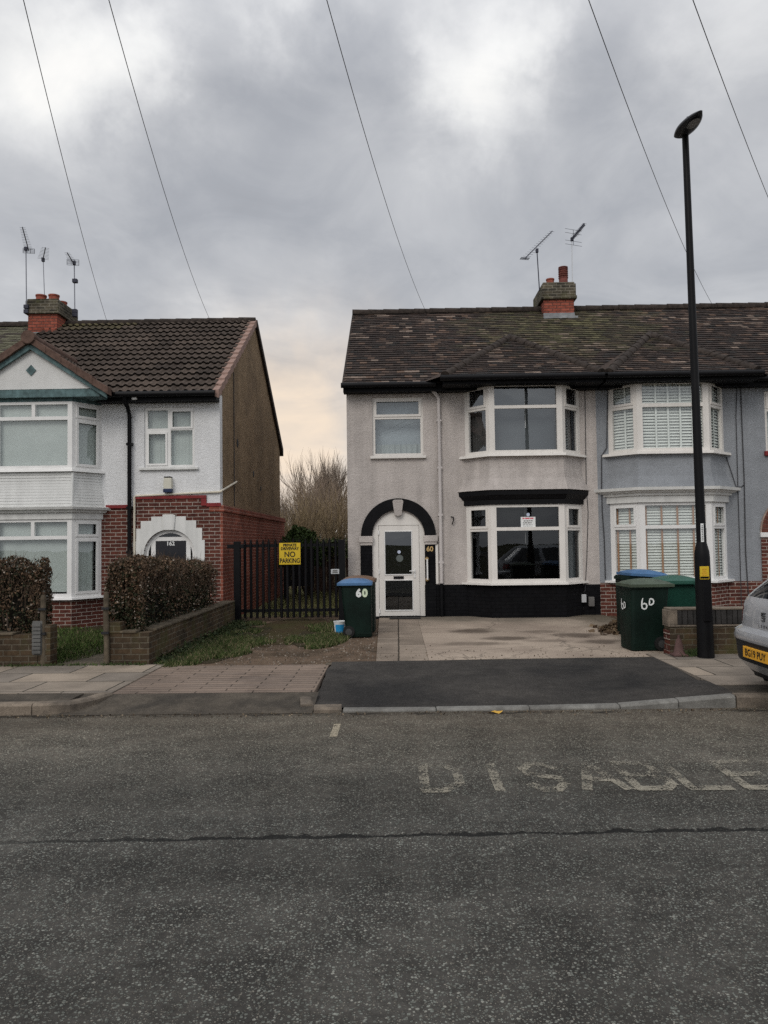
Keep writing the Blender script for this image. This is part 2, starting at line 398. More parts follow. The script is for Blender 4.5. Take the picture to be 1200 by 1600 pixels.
def asphalt():
    m, t = new_mat('road_chippings')
    co = t.n('ShaderNodeTexCoord').outputs['Object']
    # chippings: voronoi cells of two sizes
    def chips(scale, seed):
        mp = t.n('ShaderNodeMapping', {'Vector': co, 'Location': (seed, seed*2.3, 0), 'Scale': (1, 1, 1)}).outputs[0]
        wob = t.n('ShaderNodeVectorMath', {0: mp, 1: t.scale(t.n('ShaderNodeTexNoise', {'Vector': mp, 'Scale': scale*.8, 'Detail': 2.0}).outputs[1], .8/scale)}, operation='ADD').outputs[0]
        return t.n('ShaderNodeTexVoronoi', {'Vector': wob, 'Scale': scale, 'Randomness': 1.0})
    v1 = chips(72.0, 0.0); v2 = chips(120.0, 3.1)
    r1 = t.n('ShaderNodeSeparateColor', {0: v1.outputs[1]}); r2 = t.n('ShaderNodeSeparateColor', {0: v2.outputs[1]})
    size1 = t.mr(r1.outputs[1], 0, 1, .22, .56); size2 = t.mr(r2.outputs[1], 0, 1, .2, .52)
    m1 = t.math('MULTIPLY', t.mr(t.math('SUBTRACT', size1, v1.outputs[0]), -.02, .09, 0, 1), t.mr(r1.outputs[2], .14, .20, 0, 1))
    m2 = t.math('MULTIPLY', t.mr(t.math('SUBTRACT', size2, v2.outputs[0]), -.02, .09, 0, 1), t.mr(r2.outputs[2], .30, .38, 0, 1))
    big = t.noise(co, .55, 6, .62); mid = t.noise(co, 2.4, 5, .6)
    binder = t.mix(t.mr(mid, .38, .62, 0, 1), (.030, .0285, .026), (.053, .050, .045))
    c1 = t.ramp(r1.outputs[0], [(0, (.068,.069,.062)), (.5, (.118,.124,.110)), (.85, (.152,.158,.140)), (1, (.205,.200,.175))])
    c2 = t.ramp(r2.outputs[0], [(0, (.065,.058,.048)), (.6, (.12,.115,.098)), (1, (.19,.176,.148))])
    c = t.mix(m2, binder, c2); c = t.mix(m1, c, c1)
    # longitudinal wheel wear
    st = t.n('ShaderNodeMapping', {'Vector': co, 'Scale': (.12, 1.1, 1)}).outputs[0]
    c = t.scale(c, t.mr(t.noise(st, 1.0, 5, .6), .35, .65, .78, 1.18))
    c = t.scale(c, t.mr(big, .32, .66, .84, 1.30))
    c = t.scale(c, t.mr(t.noise(co, 26, 3, .75), .3, .7, .78, 1.36))
    c = t.scale(c, t.mr(t.noise(co, 9, 3, .7), .3, .7, .85, 1.15))
    # the joint along the carriageway
    sep = t.n('ShaderNodeSeparateXYZ', {0: co})
    jn = t.math('MULTIPLY', t.math('SUBTRACT', t.noise(co, 3.5, 6, .7), .5), .20)
    line = t.math('ABSOLUTE', t.math('SUBTRACT', t.math('ADD', sep.outputs[1], t.math('MULTIPLY', sep.outputs[0], -.03)), t.math('ADD', 4.33, jn)))
    wdt = t.mr(t.noise(co, 7, 4, .7), .3, .6, .004, .030)
    fade = t.mr(sep.outputs[0], -2.6, -1.2, .35, 1)
    crack = t.math('MULTIPLY', t.mr(t.math('SUBTRACT', wdt, line), -.004, .006, 0, 1), fade)
    c = t.mix(t.math('MULTIPLY', crack, .88), c, (.008, .008, .008))
    # lightened and warmed towards the far side, then brown dirt in the kerb channel
    far = t.mr(t.math('ADD', sep.outputs[1], t.math('MULTIPLY', t.math('SUBTRACT', t.noise(co, .8, 5, .6), .5), 1.6)), 4.6, 7.0, 0, 1)
    c = t.mix(far, c, t.n('ShaderNodeVectorMath', {0: c, 1: (1.46, 1.34, 1.20)}, operation='MULTIPLY').outputs[0])
    gut = t.math('MULTIPLY', t.mr(sep.outputs[1], 6.3, 7.45, 0, 1), t.mr(t.noise(co, 3.0, 6, .65), .35, .62, .2, 1))
    c = t.mix(t.math('MULTIPLY', gut, .5), c, (.085, .066, .050))
    edge = t.math('ABSOLUTE', t.math('ADD', t.math('SUBTRACT', sep.outputs[1], 7.36), t.math('MULTIPLY', t.math('SUBTRACT', t.noise(co, 4.5, 6, .7), .5), .32)))
    ed = t.math('MULTIPLY', t.mr(edge, .01, .05, .8, 0), t.mr(t.noise(co, 2.2, 4, .6), .42, .55, 0, 1))
    c = t.mix(ed, c, (.014, .012, .010))
    h = t.math('ADD', t.math('MULTIPLY', m1, 1.0), t.math('MULTIPLY', m2, .7))
    h = t.math('SUBTRACT', h, t.math('MULTIPLY', crack, 2.0))
    t.bsdf(c, .85, 0, .14, h, .7, .010)
    return m
mt['road'] = asphalt()
mt['tarmac'] = ground_mat('tarmac', (.025, .024, .0235), (.058, .053, .048), scale=.7, grit=60, gvar=.55, spots=(38, .06, (.12,.12,.115)), lo=.35, hi=.65)
mt['old_tarmac'] = ground_mat('old_tarmac', (.088, .075, .060), (.050, .044, .037), scale=2.0, grit=95, gvar=.6, spots=(60, .16, (.14,.13,.11)))
mt['slabs'] = slab_mat('slabs', (.285, .235, .185), (.165, .145, .125), (.035, .032, .024), .90, .58, ms=.012)
mt['blocks'] = slab_mat('blocks', (.25, .19, .15), (.195, .152, .125), (.045, .036, .028), .62, .125, ms=.009, tint=(.13,.10,.08))
mt['path_slabs'] = slab_mat('path_slabs', (.27, .22, .175), (.205, .165, .13), (.05, .04, .03), .82, .9, ms=.014, off=0)
mt['dirt'] = ground_mat('dirt', (.125, .088, .062), (.060, .044, .030), scale=1.4, grit=85, gvar=.55, spots=(26, .07, (.22,.19,.16)))
mt['moss_dirt'] = ground_mat('moss_dirt', (.048, .042, .018), (.05, .034, .02), scale=1.6, grit=80, gvar=.6)
mt['gravel'] = ground_mat('gravel', (.18, .15, .115), (.09, .075, .055), scale=3, grit=70, gvar=.8, bump=.9, bdist=.03, spots=(45, .2, (.26,.23,.19)))
mt['soil'] = ground_mat('soil', (.03, .028, .014), (.045, .034, .02), scale=2.2, grit=60, gvar=.5)
mt['earth'] = ground_mat('earth', (.05, .055, .022), (.06, .05, .03), scale=.4, grit=30, gvar=.4)

def concrete():
    m, t = new_mat('forecourt_concrete')
    co = t.n('ShaderNodeTexCoord').outputs['Object']
    c = t.mix(t.mr(t.noise(co, .8, 7, .62, .5), .38, .62, 0, 1), (.36, .295, .235), (.25, .20, .16))
    c = t.scale(c, t.mr(t.noise(co, 110, 3, .7), .25, .75, .7, 1.3))
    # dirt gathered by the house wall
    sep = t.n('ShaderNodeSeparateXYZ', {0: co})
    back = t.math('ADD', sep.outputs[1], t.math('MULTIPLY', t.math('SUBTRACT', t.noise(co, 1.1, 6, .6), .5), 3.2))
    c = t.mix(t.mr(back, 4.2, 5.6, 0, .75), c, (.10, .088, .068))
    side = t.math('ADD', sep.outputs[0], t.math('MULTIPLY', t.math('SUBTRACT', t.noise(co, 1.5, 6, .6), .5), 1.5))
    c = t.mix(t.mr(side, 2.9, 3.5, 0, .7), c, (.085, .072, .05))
    # oil and tyre stains
    def spot(x, y, rx, ry, a):
        nonlocal c
        mp = t.n('ShaderNodeMapping', {'Vector': co, 'Location': (-x/rx, -y/ry, 0), 'Scale': (1/rx, 1/ry, 0)}).outputs[0]
        d = t.n('ShaderNodeVectorMath', {0: mp}, operation='LENGTH').outputs['Value']
        d = t.math('ADD', d, t.math('MULTIPLY', t.math('SUBTRACT', t.noise(co, 3.2, 6, .65), .5), 1.3))
        c = t.mix(t.mr(d, .45, 1.0, a, 0), c, (.055, .040, .030))
    for s_ in STAINS: spot(*s_)
    v = t.n('ShaderNodeTexVoronoi', {'Vector': t.n('ShaderNodeVectorMath', {0: co, 1: t.scale(t.n('ShaderNodeTexNoise', {'Vector': co, 'Scale': 2.0, 'Detail': 5.0}).outputs[1], .6)}, operation='ADD').outputs[0], 'Scale': .45}, feature='DISTANCE_TO_EDGE').outputs[0]
    c = t.scale(c, t.mr(v, .002, .008, .6, 1))
    t.bsdf(c, .9, 0, .2, t.noise(co, 60, 5, .7), .35, .01)
    return m
# stains, in metres from the near left corner of the forecourt (x to the right, y to the house)
STAINS = [(.95, 3.3, .55, .45, .8), (1.35, 2.25, .62, .32, .8), (.75, 1.65, .8, .28, .55), (2.1, 3.1, .5, .3, .5),
          (2.55, 2.55, .5, .4, .75), (2.75, 1.7, .42, .3, .75), (1.9, 1.9, .5, .2, .4)]
mt['concrete'] = concrete()

def paint():
    m, t = new_mat('worn_road_paint')
    co = t.n('ShaderNodeTexCoord').outputs['Object']
    v = t.n('ShaderNodeTexVoronoi', {'Vector': co, 'Scale': 62.0}).outputs[0]
    wear = t.math('ADD', t.math('MULTIPLY', t.noise(co, 6.0, 5, .7), 1.25), t.math('ADD', t.math('MULTIPLY', t.noise(co, 1.4, 3, .6), .35), .22))
    keep = t.mr(t.math('ADD', t.math('SUBTRACT', wear, t.math('MULTIPLY', v, .5)), t.mr(t.n('ShaderNodeSeparateXYZ', {0: co}).outputs[1], -.27, .42, .09, -.10)), .67, .92, 0, .64)
    c = t.scale(t.mix(t.noise(co, 40, 3), (.30, .275, .22), (.40, .365, .29)), t.mr(t.noise(co, 90, 3), .3, .7, .7, 1.2))
    p = t.n('ShaderNodeBsdfPrincipled', {'Base Color': c, 'Roughness': .85, 'Alpha': keep, 'Specular IOR Level': .2})
    t.n('ShaderNodeOutputMaterial', {0: p})
    return m
mt['paint'] = paint()
SKY_TOP = 1.85; SKY_BACK = 1.35; SUN_E = 1.0

# ------------------------------------------------------------------ shared building pieces
def offset_line(pts, off, Yw):
    """outline of a canted bay moved outward by off; its ends slide along the wall plane y=Yw"""
    segs = []
    for a, b in zip(pts[:-1], pts[1:]):
        d = Vector((b[0]-a[0], b[1]-a[1])).normalized(); n = Vector((d.y, -d.x))
        segs.append((Vector(a)+n*off, d))
    def meet(s1, s2):
        (p, d), (q, e) = s1, s2
        den = d.x*e.y-d.y*e.x
        t = ((q.x-p.x)*e.y-(q.y-p.y)*e.x)/den
        return p+d*t
    wall = (Vector((0, Yw)), Vector((1, 0)))
    out = [meet(segs[0], wall)]
    for i in range(len(segs)-1): out.append(meet(segs[i], segs[i+1]))
    out.append(meet(segs[-1], wall))
    return out
def bay_band(mb, pts, Yw, levels, caps=True):
    """levels: list of (z, offset); skins the canted outline through them"""
    rings = [[(p.x, p.y, z) for p in offset_line(pts, o, Yw)] for z, o in levels]
    for r, q in zip(rings[:-1], rings[1:]):
        for i in range(len(r)-1): mb.face([r[i], r[i+1], q[i+1], q[i]])
    if caps:
        mb.face(rings[0][::-1]); mb.face(rings[-1])

def window_frame(parent, name, A, B, z0, z1, cells, mat, glass, depth=.07, proud=0.0, sash=.05, border_name='pane', tilt=False):
    """frame of one glazed panel from A to B; cells = (u0,u1,v0,v1,opener)"""
    A = Vector(A[:2]); B = Vector(B[:2]); L = (B-A).length; d = (B-A)/L
    mb = MB()
    mb.slab(A, d, L, z0, z1, [c[:4] for c in cells], proud, proud-depth)
    for c in cells:
        if c[4]:
            u0, u1, v0, v1 = c[:4]
            o = A+d*(u0-.012)
            mb.slab(o, d, u1-u0+.024, v0-.012, v1+.012, [(sash, u1-u0+.024-sash, v0-.012+sash, v1+.012-sash)], proud+.016, proud+.001)
    fr = mb.build(name, mat, parent, bevel=.004)
    for c in cells:
        u0, u1, v0, v1 = c[:4]; e = .004
        g = MB(); n = (d[1], -d[0]); k = proud-.03
        tl = -.03 if tilt else rnd.uniform(-.004, .004)
        def q(u, z):
            kk = k-.008+tl*((u-u0)/(u1-u0)-.5)
            return (A[0]+d[0]*u+n[0]*kk, A[1]+d[1]*u+n[1]*kk, z)
        g.face([q(u0-e, v0-e), q(u1+e, v0-e), q(u1+e, v1+e), q(u0-e, v1+e)])
        g.build(border_name, glass, fr, recalc=False)
    return fr
def sheet(parent, name, A, B, z0, z1, mat, k=.16, amp=.0, waves=9):
    A = Vector(A[:2]); B = Vector(B[:2]); L = (B-A).length; d = (B-A)/L; n = (d[1], -d[0])
    N = max(2, int(L/.02)) if amp else 1
    mb = MB(); vs = []; fs = []
    for i in range(N+1):
        u = L*i/N; w = amp*(math.sin(u/L*waves*2*PI)+.4*math.sin(u/L*waves*4.7+1))
        for z in (z0, z1): vs.append((A[0]+d[0]*u-n[0]*(k+w), A[1]+d[1]*u-n[1]*(k+w), z))
    for i in range(N): fs.append((2*i, 2*i+2, 2*i+3, 2*i+1))
    mb.idx(vs, fs)
    return mb.build(name, mat, parent, smooth=80, recalc=False)
def blind(parent, A, B, z0, z1, pitch, tapes, k=.10, tilt=58, width=.060):
    A = Vector(A[:2]); B = Vector(B[:2]); L = (B-A).length; d = (B-A)/L; n = Vector((d[1], -d[0]))
    mb = MB(); z = z0+pitch*.5
    while z < z1:
        j = rnd.uniform(-.002, .002)
        hw = width/2*math.cos(math.radians(tilt)); a, b = -k-hw, -k+hw
        dz = width/2*math.sin(math.radians(tilt))
        def q(u, kk, zz): return (A[0]+d[0]*u+n[0]*kk, A[1]+d[1]*u+n[1]*kk, zz)
        mb.hexa([q(.01,b,z+j-dz), q(L-.01,b,z-j-dz), q(L-.01,a,z-j+dz), q(.01,a,z+j+dz),
                 q(.01,b,z+j-dz+.004), q(L-.01,b,z-j-dz+.004), q(L-.01,a,z-j+dz+.004), q(.01,a,z+j+dz+.004)])
        z += pitch
    o = mb.build('venetian_blind', mt['slat_white'], parent)
    if tapes:
        tb = MB()
        for t in tapes:
            u = L*t
            tb.obox(A, d, u-.019, u+.019, z0, z1, -k+width*.5+.004, -k+width*.5+.007)
        tb.build('blind_tape', mt[tapes_mat], parent)
    return o
tapes_mat = 'tape'

def tile_plane(mb, O, u, v, W, L, tw, gauge, thick, colfn, inside=None, jit=.004):
    O, u, v = Vector(O), Vector(u).normalized(), Vector(v).normalized(); n = u.cross(v)
    rows = int(math.ceil(L/gauge))
    for r in range(rows):
        off = (tw/2 if r % 2 else 0)
        nx = int(W/tw)+2
        for c in range(nx):
            a0 = c*tw-off; a1 = a0+tw*.985
            a0 = max(a0, 0); a1 = min(a1, W)
            if a1-a0 < .02: continue
            b0 = r*gauge; b1 = min(b0+gauge*1.25, L)
            if inside and not inside((a0+a1)/2, b0+gauge*.5): continue
            j = rnd.uniform(-jit, jit); e = rnd.uniform(-jit, jit); s = rnd.uniform(-.006, .006)
            h = thick+j; h2 = thick+e
            p = [O+u*a0+v*(b0+s)+n*h, O+u*a1+v*(b0+s)+n*h2, O+u*a1+v*b1+n*.002, O+u*a0+v*b1+n*.002]
            q = [O+u*a0+v*(b0+s)-n*.004, O+u*a1+v*(b0+s)-n*.004]
            col, ecol = colfn((a0+a1)/2, b0, r)
            mb.idx(p, [(0,1,2,3)], col)
            mb.idx([q[0], q[1], p[1], p[0]], [(0,1,2,3)], ecol)
def roll_tiles(mb, O, u, v, W, L, tw, gauge, thick, colfn, inside=None, rolls=2, amp=.022):
    O, u, v = Vector(O), Vector(u).normalized(), Vector(v).normalized(); n = u.cross(v)
    rows = int(math.ceil(L/gauge)); nx = int(math.ceil(W/tw)); S = 8*rolls
    for r in range(rows):
        for c in range(nx):
            if inside and not inside(c*tw+tw/2, r*gauge+gauge/2): continue
            b0 = r*gauge; b1 = min(b0+gauge*1.15, L); j = rnd.uniform(-.004, .004); s = rnd.uniform(-.005, .005)
            vs = []; fs = []
            for i in range(S+1):
                a = min(c*tw+tw*i/S, W); ph = (i/S*rolls) % 1.0
                h = amp*max(0, math.sin(PI*min(1, ph/.62)))**.8 if ph < .62 else 0
                base = O+u*a
                vs += [base+v*(b0+s)+n*(h-.006), base+v*(b0+s)+n*(h+thick+j), base+v*b1+n*(h+.002)]
            for i in range(S):
                fs.append((3*i, 3*i+3, 3*i+4, 3*i+1)); fs.append((3*i+1, 3*i+4, 3*i+5, 3*i+2))
            k = len(mb.f); mb.idx(vs, fs)
            col, ecol = colfn(c*tw, b0, r)
            for i in range(S): mb.c[k+2*i] = ecol; mb.c[k+2*i+1] = col
def ridge_line(mb, a, b, r=.12, seg=.42, flat=1.0):
    a, b = Vector(a), Vector(b); L = (b-a).length; d = (b-a)/L
    side = d.cross(Vector((0,0,1))).normalized(); up = side.cross(d)
    n = max(1, round(L/seg)); N = 9
    for i in range(n):
        s0 = L*i/n; s1 = L*(i+1)/n+.02
        k = rnd.uniform(-.008, .008); r0 = r*1.05; r1 = r*.93
        vs = []
        for (s, rr) in ((s0, r0), (s1, r1)):
            for q in range(N+1):
                w = PI*(-.08+1.16*q/N)
                vs.append(a+d*s+side*(math.cos(w)*rr+k)+up*(math.sin(w)*rr*flat-.02))
        m = N+1
        fs = [(q, q+1, m+q+1, m+q) for q in range(N)]+[tuple(range(m-1, -1, -1)), tuple(range(m, 2*m))]
        mb.idx(vs, fs)
def lerp3(a, b, t): return tuple(x+(y-x)*t for x, y in zip(a, b))
def plain_tile_col(mossc=None, mossr=2.0, seed=0.0):
    def fn_at(x, y, z):
        k = rnd.random(); g = mnoise.noise(Vector((x*.9+seed, y*.9, z*1.1)))
        base = lerp3((.026, .019, .017), (.050, .036, .030), rnd.random())
        rn = mnoise.noise(Vector((x*1.6+seed, round((y+z)/.13)*3.7, 2.0)))   # runs of paler tiles along a course
        if rn > .34 and k < .7: base = lerp3((.10, .075, .06), (.21, .16, .13), rnd.random())
        elif rn > .12 and k < .25: base = lerp3((.085, .056, .042), (.13, .085, .062), rnd.random())
        elif k < .2: base = lerp3((.062, .042, .034), (.085, .058, .045), rnd.random())
        elif k > .90: base = (.03, .026, .024)
        f = 1+.35*mnoise.noise(Vector((x*.5-seed, y*.4, z*.4+7)))
        base = tuple(c*f for c in base)
        if mossc:
            d = math.sqrt(((x-mossc[0])/mossr)**2+((z-mossc[1])/(mossr*.5))**2)+.6*mnoise.noise(Vector((x*2, z*3, seed)))
            if d < 1: base = lerp3(base, lerp3((.050, .048, .024), (.135, .125, .062), rnd.random()), (.8 if rnd.random() < .6 else .35)*(1-d)**.6)
        edge = tuple(c*.30 for c in base)
        return base, edge
    return fn_at
def yagi(name, label, group, foot, h, boom0, boom1, n, half, rod_dir, mast_mat, r=.014, reflector=None, xcross=False, lean=(0,0), bracket=None):
    t = thing(name, label, 'aerial', foot, group)
    fx, fy, fz = foot; top = Vector((fx+lean[0], fy+lean[1], fz+h))
    m = MB(); m.tube([foot, top], r, 6); m.build('mast', mt[mast_mat], t, smooth=60)
    b0 = top+Vector(boom0); b1 = top+Vector(boom1)
    m = MB(); m.tube([b0, b1], .012, 6)
    cl = top
    m.build('boom', mt['ant_dark'], t, smooth=60)
    m = MB(); m.box(cl.x-.035, cl.x+.035, cl.y-.04, cl.y+.03, cl.z-.05, cl.z+.05); m.build('clamp', mt['ant_dark'], t, bevel=.008)
    m = MB(); rd = Vector(rod_dir).normalized(); bd = (b1-b0).normalized(); pd = rd.cross(bd).normalized()
    for i in range(n):
        s = i/(n-1); p = b0.lerp(b1, .08+.9*s); hl = half*(.85-.3*s)
        m.tube([p-rd*hl, p+rd*hl], .0036, 4)
        if xcross: m.tube([p-bd*.03-pd*.05, p-bd*.03+pd*.05], .02, 5)
    m.build('rods', mt['ant_dark'], t)
    if reflector:
        w, hh = reflector; m = MB(); up = bd.cross(rd).normalized()
        up = Vector((0,0,1)) if abs(up.z) > .3 else up
        for k in range(5):
            z = -hh/2+hh*k/4
            if xcross and k == 2: continue
            m.tube([b0-rd*w/2+up*z, b0+rd*w/2+up*z], .005, 4)
        for k in ((-.5, -.15, .15, .5) if not xcross else (0,)):
            m.tube([b0+rd*w*k-up*hh/2, b0+rd*w*k+up*hh/2], .006, 4)
        m.build('reflector', mt['ant_dark'], t)
    if bracket:
        m = MB()
        for z in bracket: m.box(fx-.06, fx+.06, fy-.05, fy+.06, fz+z-.05, fz+z+.05)
        m.build('bracket', mt['ant_dark'], t, bevel=.01)
    return t
def chimney_stack(parent, x0, x1, y0, y1, zb, zc, zt, pots, cap_out=.05):
    m = MB(); m.box(x0, x1, y0, y1, zb, zc); st = m.build('chimney', mt['brick_chimney'], parent)
    m = MB(); m.box(x0-cap_out-.02, x1+cap_out+.02, y0-cap_out-.02, y1+cap_out+.02, zc, zc+.09)
    m.box(x0-cap_out, x1+cap_out, y0-cap_out, y1+cap_out, zc+.09, zt-.05)
    m.box(x0-cap_out+.03, x1+cap_out-.03, y0-cap_out+.03, y1+cap_out-.03, zt-.05, zt)
    m.build('chimney_cap', mt['brick_mossy'], st, bevel=.015)
    m = MB(); m.box(x0-.012, x1+.012, y0-.012, y1+.012, zb, zb+.16)
    m.box(x0-.05, x1+.05, y0-.2, y0-.012, zb-.04, zb+.02)
    m.build('flashing', mt['lead'], st)
    for (x, y, r, h, kind) in pots:
        m = MB()
        if kind == 'louvre':
            prof = [(r*.92, -.02), (r*.92, h*.35)]
            for i in range(5):
                z = h*(.35+.12*i); prof += [(r*.92, z), (r*1.03, z+.02), (r*1.03, z+h*.07), (r*.8, z+h*.1)]
            prof += [(r, h*.96), (r, h), (r*.8, h), (r*.8, h-.1), (0.0, h-.1)]
            m.lathe(prof, (x, y, zt), 18); m.build('chimney_pot', mt['terracotta_dark'], st, smooth=40)
        else:
            prof = [(r*1.0, -.02), (r*.95, h*.75), (r*1.06, h*.8), (r*1.06, h), (r*.86, h), (r*.84, h-.12), (0.0, h-.12)]
            m.lathe(prof, (x, y, zt), 18); m.build('chimney_pot', mt['terracotta'], st, smooth=40)
    return st

# ------------------------------------------------------------------ terrace: grey house (60) and blue house
YW = 16.0
EZ = 4.98                 # eaves
RY, RZ = 20.0, 7.78       # ridge
BACK = 24.2
SL = math.atan((RZ-EZ)/(RY-15.72)); VUP = (0, math.cos(SL), math.sin(SL)); SLEN = math.hypot(RY-15.72, RZ-EZ)
PARTY = 4.25
LX = XZ(543, 780, YW)[0]
grey = thing('terraced_house', 'end terraced house in pale grey render with a black arch round its white front door', 'house', (LX, YW, 0.05), 'houses of the right-hand terrace')
blue = thing('terraced_house', 'terraced house in blue-grey render over red brick with slatted blinds in its bay windows', 'house', (PARTY, YW, 0.05), 'houses of the right-hand terrace')

# --- walls of the grey house
BAYG = [(1.47, 16.0), (1.93, 15.55), (3.44, 15.55), (3.90, 16.0)]
sw = [XZ(581, 621, YW), XZ(662, 712, YW)]          # small upstairs window
SW0, SW1 = sw[0][0], sw[1][0]; SZ1, SZ0 = sw[0][1], sw[1][1]
dc = XZ(622.5, 840, YW)                              # door arch centre and springing
DX, DZS = dc[0], dc[1]
DR = .555; DRO = .79
m = MB()
# left part of the front wall, up to the bay; a rectangular hole over the door is closed by an arch below
L1 = BAYG[0][0]-LX
m.slab((LX, YW), (1, 0), L1, .05, EZ, [(SW0-LX, SW1-LX, SZ0, SZ1), (DX-DR-LX, DX+DR-LX, .0, DZS+DR)], 0, -.22)
N = 24
for i in range(N):
    a0, a1 = PI*i/N, PI*(i+1)/N
    p0 = (DX+DR*math.cos(a0), DZS+DR*math.sin(a0)); p1 = (DX+DR*math.cos(a1), DZS+DR*math.sin(a1))
    m.face([(p1[0], YW, p1[1]), (p0[0], YW, p0[1]), (p0[0], YW, DZS+DR), (p1[0], YW, DZS+DR)])
    m.face([(p0[0], YW, p0[1]), (p1[0], YW, p1[1]), (p1[0], YW+.22, p1[1]), (p0[0], YW+.22, p0[1])])
m.slab((BAYG[3][0], YW), (1, 0), PARTY-BAYG[3][0], .05, EZ, [], 0, -.22)
# gable end, rear wall, party wall
m.prism([(YW+.001, .0), (BACK, .0), (BACK, EZ), (RY, RZ-.03), (YW+.001, EZ+.12)], lambda a, b, t: (t, a, b), LX+.001, LX+.22)
m.box(LX, PARTY, BACK-.2, BACK, 0, EZ)
m.prism([(YW+.23, .0), (BACK-.21, .0), (BACK-.21, EZ), (RY, RZ-.08), (YW+.23, EZ+.1)], lambda a, b, t: (t, a, b), PARTY-.12, PARTY-.02)
m.build('wall', mt['render_grey'], grey)
m = MB(); m.box(LX+.25, PARTY-.15, YW+.23, BACK-.25, 2.53, 2.62); bay_band(m, offset_line(BAYG, -.10, YW), YW, [(2.50, .0), (2.60, .0)]); m.box(LX+.25, PARTY-.15, YW+.05, BACK-.25, .0, .1)
m.box(1.0, 1.08, YW+.3, BACK-.25, .1, 4.9); m.box(LX+.25, PARTY-.15, YW+3.6, YW+3.7, .1, 4.9); m.box(LX+.25, PARTY-.15, YW+.23, BACK-.25, 4.93, 4.97)
m.build('interior_partitions', mt['room'], grey)
# bay: plinth, apron, cornice
pz1 = .75
m = MB()
bay_band(m, BAYG, YW, [(.03, .0), (pz1, .0)])
m.box(XZ(664, 900, YW)[0]-.005, BAYG[0][0], YW-.012, YW-.001, .03, XZ(700, 913.5, YW)[1])
m.box(BAYG[3][0], PARTY, YW-.012, YW-.001, .03, XZ(925, 913, YW)[1])
m.build('plinth', mt['black_brick'], grey)
m = MB(); bay_band(m, BAYG, YW, [(2.70, .13), (2.78, .10), (2.95, .04), (3.15, .012), (3.40, .0)])
m.build('bay_apron', mt['render_grey'], grey, smooth=35)
m = MB(); bay_band(m, BAYG, YW, [(2.405, .035), (2.50, .035), (2.52, .055), (2.57, .08), (2.60, .105), (2.685, .11)])
m.build('bay_cornice', mt['black_gloss'], grey)
m = MB(); bay_band(m, BAYG, YW, [(4.90, .0), (EZ+.02, .0)]); m.build('bay_head', mt['upvc_warm'], grey)
def bay_windows(house, bay, z0, z1, trans, glass, mat, first, blinds=None, tp=None, side_sash=(True, False), mull=.115, dm=False, curt=None):
    sides = [(bay[0], bay[1]), (bay[1], bay[2]), (bay[2], bay[3])]
    for i, (A, B) in enumerate(sides):
        L = math.dist(A, B)
        bdr = .075 if i != 1 else mull
        tz0, tz1 = trans
        if i == 1:
            cells = [(bdr, L-bdr, z0+.07, tz0, False), (bdr, L-bdr, tz1, z1-.055, False)]
            if dm:
                mid = L*.5; cells = [(bdr, L-bdr, z0+.07, tz0, False), (bdr, mid-.035, tz1, z1-.055, False), (mid+.035, L-bdr, tz1, z1-.055, False)]
        else:
            cells = [(.10, L-.085, z0+.07, tz0-.01, side_sash[1]), (.10, L-.085, tz1-.01, z1-.06, side_sash[0])]
        fr = window_frame(house, 'bay_window', A, B, z0, z1, cells, mt[mat], mt[glass], tilt=(i == 1))
        if blinds:
            ts = tp[0] if i == 1 else tp[1]
            blind(fr, A, B, z0+.06, z1-.05, blinds, ts)
        if curt: curt(fr, i, A, B, z0, z1)
# upper bay of the grey house
def backing_up(fr, i, A, B, z0, z1):
    if i == 1:
        m = MB(); x = (A[0]+B[0])/2+.02; m.tube([(x, 15.72, 4.8), (x, 15.72, 4.15)], .006, 5); m.tube([(x, 15.72, 4.15), (x, 15.72, 4.0)], .011, 5)
        m.build('blind_cord', mt['upvc'], fr)
    sheet(fr, 'curtain', A, B, z0, z1, mt['voile'] if i == 1 else mt['curtain_dark'], k=.30 if i == 1 else .2, amp=.0 if i == 1 else .012)  # sheet added behind the panes to mute the sky and lamp reflections
bay_windows(grey, BAYG, 3.455, 4.91, (4.39, 4.455), 'glass_up', 'upvc_warm', True, curt=backing_up)
def curt_low(fr, i, A, B, z0, z1):
    if i == 2: sheet(fr, 'curtain', (A[0]+.1, A[1]+.1), B, z0, z1, mt['net_blue'], k=.2, amp=.02)
bay_windows(grey, BAYG, .80, 2.40, (1.865, 1.935), 'glass_dark', 'upvc_warm', False, curt=curt_low)
m = MB(); bay_band(m, BAYG, YW, [(3.395, .10), (3.45, .085), (3.455, .0)]); m.build('window_sill', mt['upvc_warm'], grey)
m = MB(); bay_band(m, BAYG, YW, [(.752, .085), (.795, .08), (.80, .0)]); m.build('window_sill', mt['upvc_warm'], grey)
# notice and sticker in the lower bay window, a blind cord beside them
nx, nz = XZ(825.5, 815.5, 15.56)
m = MB(); m.box(nx-.15, nx+.15, 15.583, 15.586, nz-.105, nz+.105); no = m.build('notice', mt['sign_white'], grey)
m = MB()
for a, b, w in ((-.115, -.075, 1), (-.06, .03, 1), (.042, .11, 1)): m.box(nx+a, nx+b, 15.580, 15.582, nz+.062, nz+.088)
m.build('red_heading', mt['sign_red'], no)
m = MB()
for zz, ws in ((.022, (-.09, .05, .07)), (-.018, (-.105, .06, .07)), (-.055, (-.11, .03, .03)), (-.085, (-.11, .02, .02))):
    x = nx+ws[0]; h = .016 if zz > -.03 else .006
    while x < nx+.075:
        w = rnd.uniform(.025, .05); m.box(x, min(x+w, nx+.09), 15.580, 15.582, nz+zz-h/2, nz+zz+h/2); x += w+.012
m.build('small_print', mt['sign_black'], no)
sx_, sz_ = XZ(825.5, 804, 15.56)
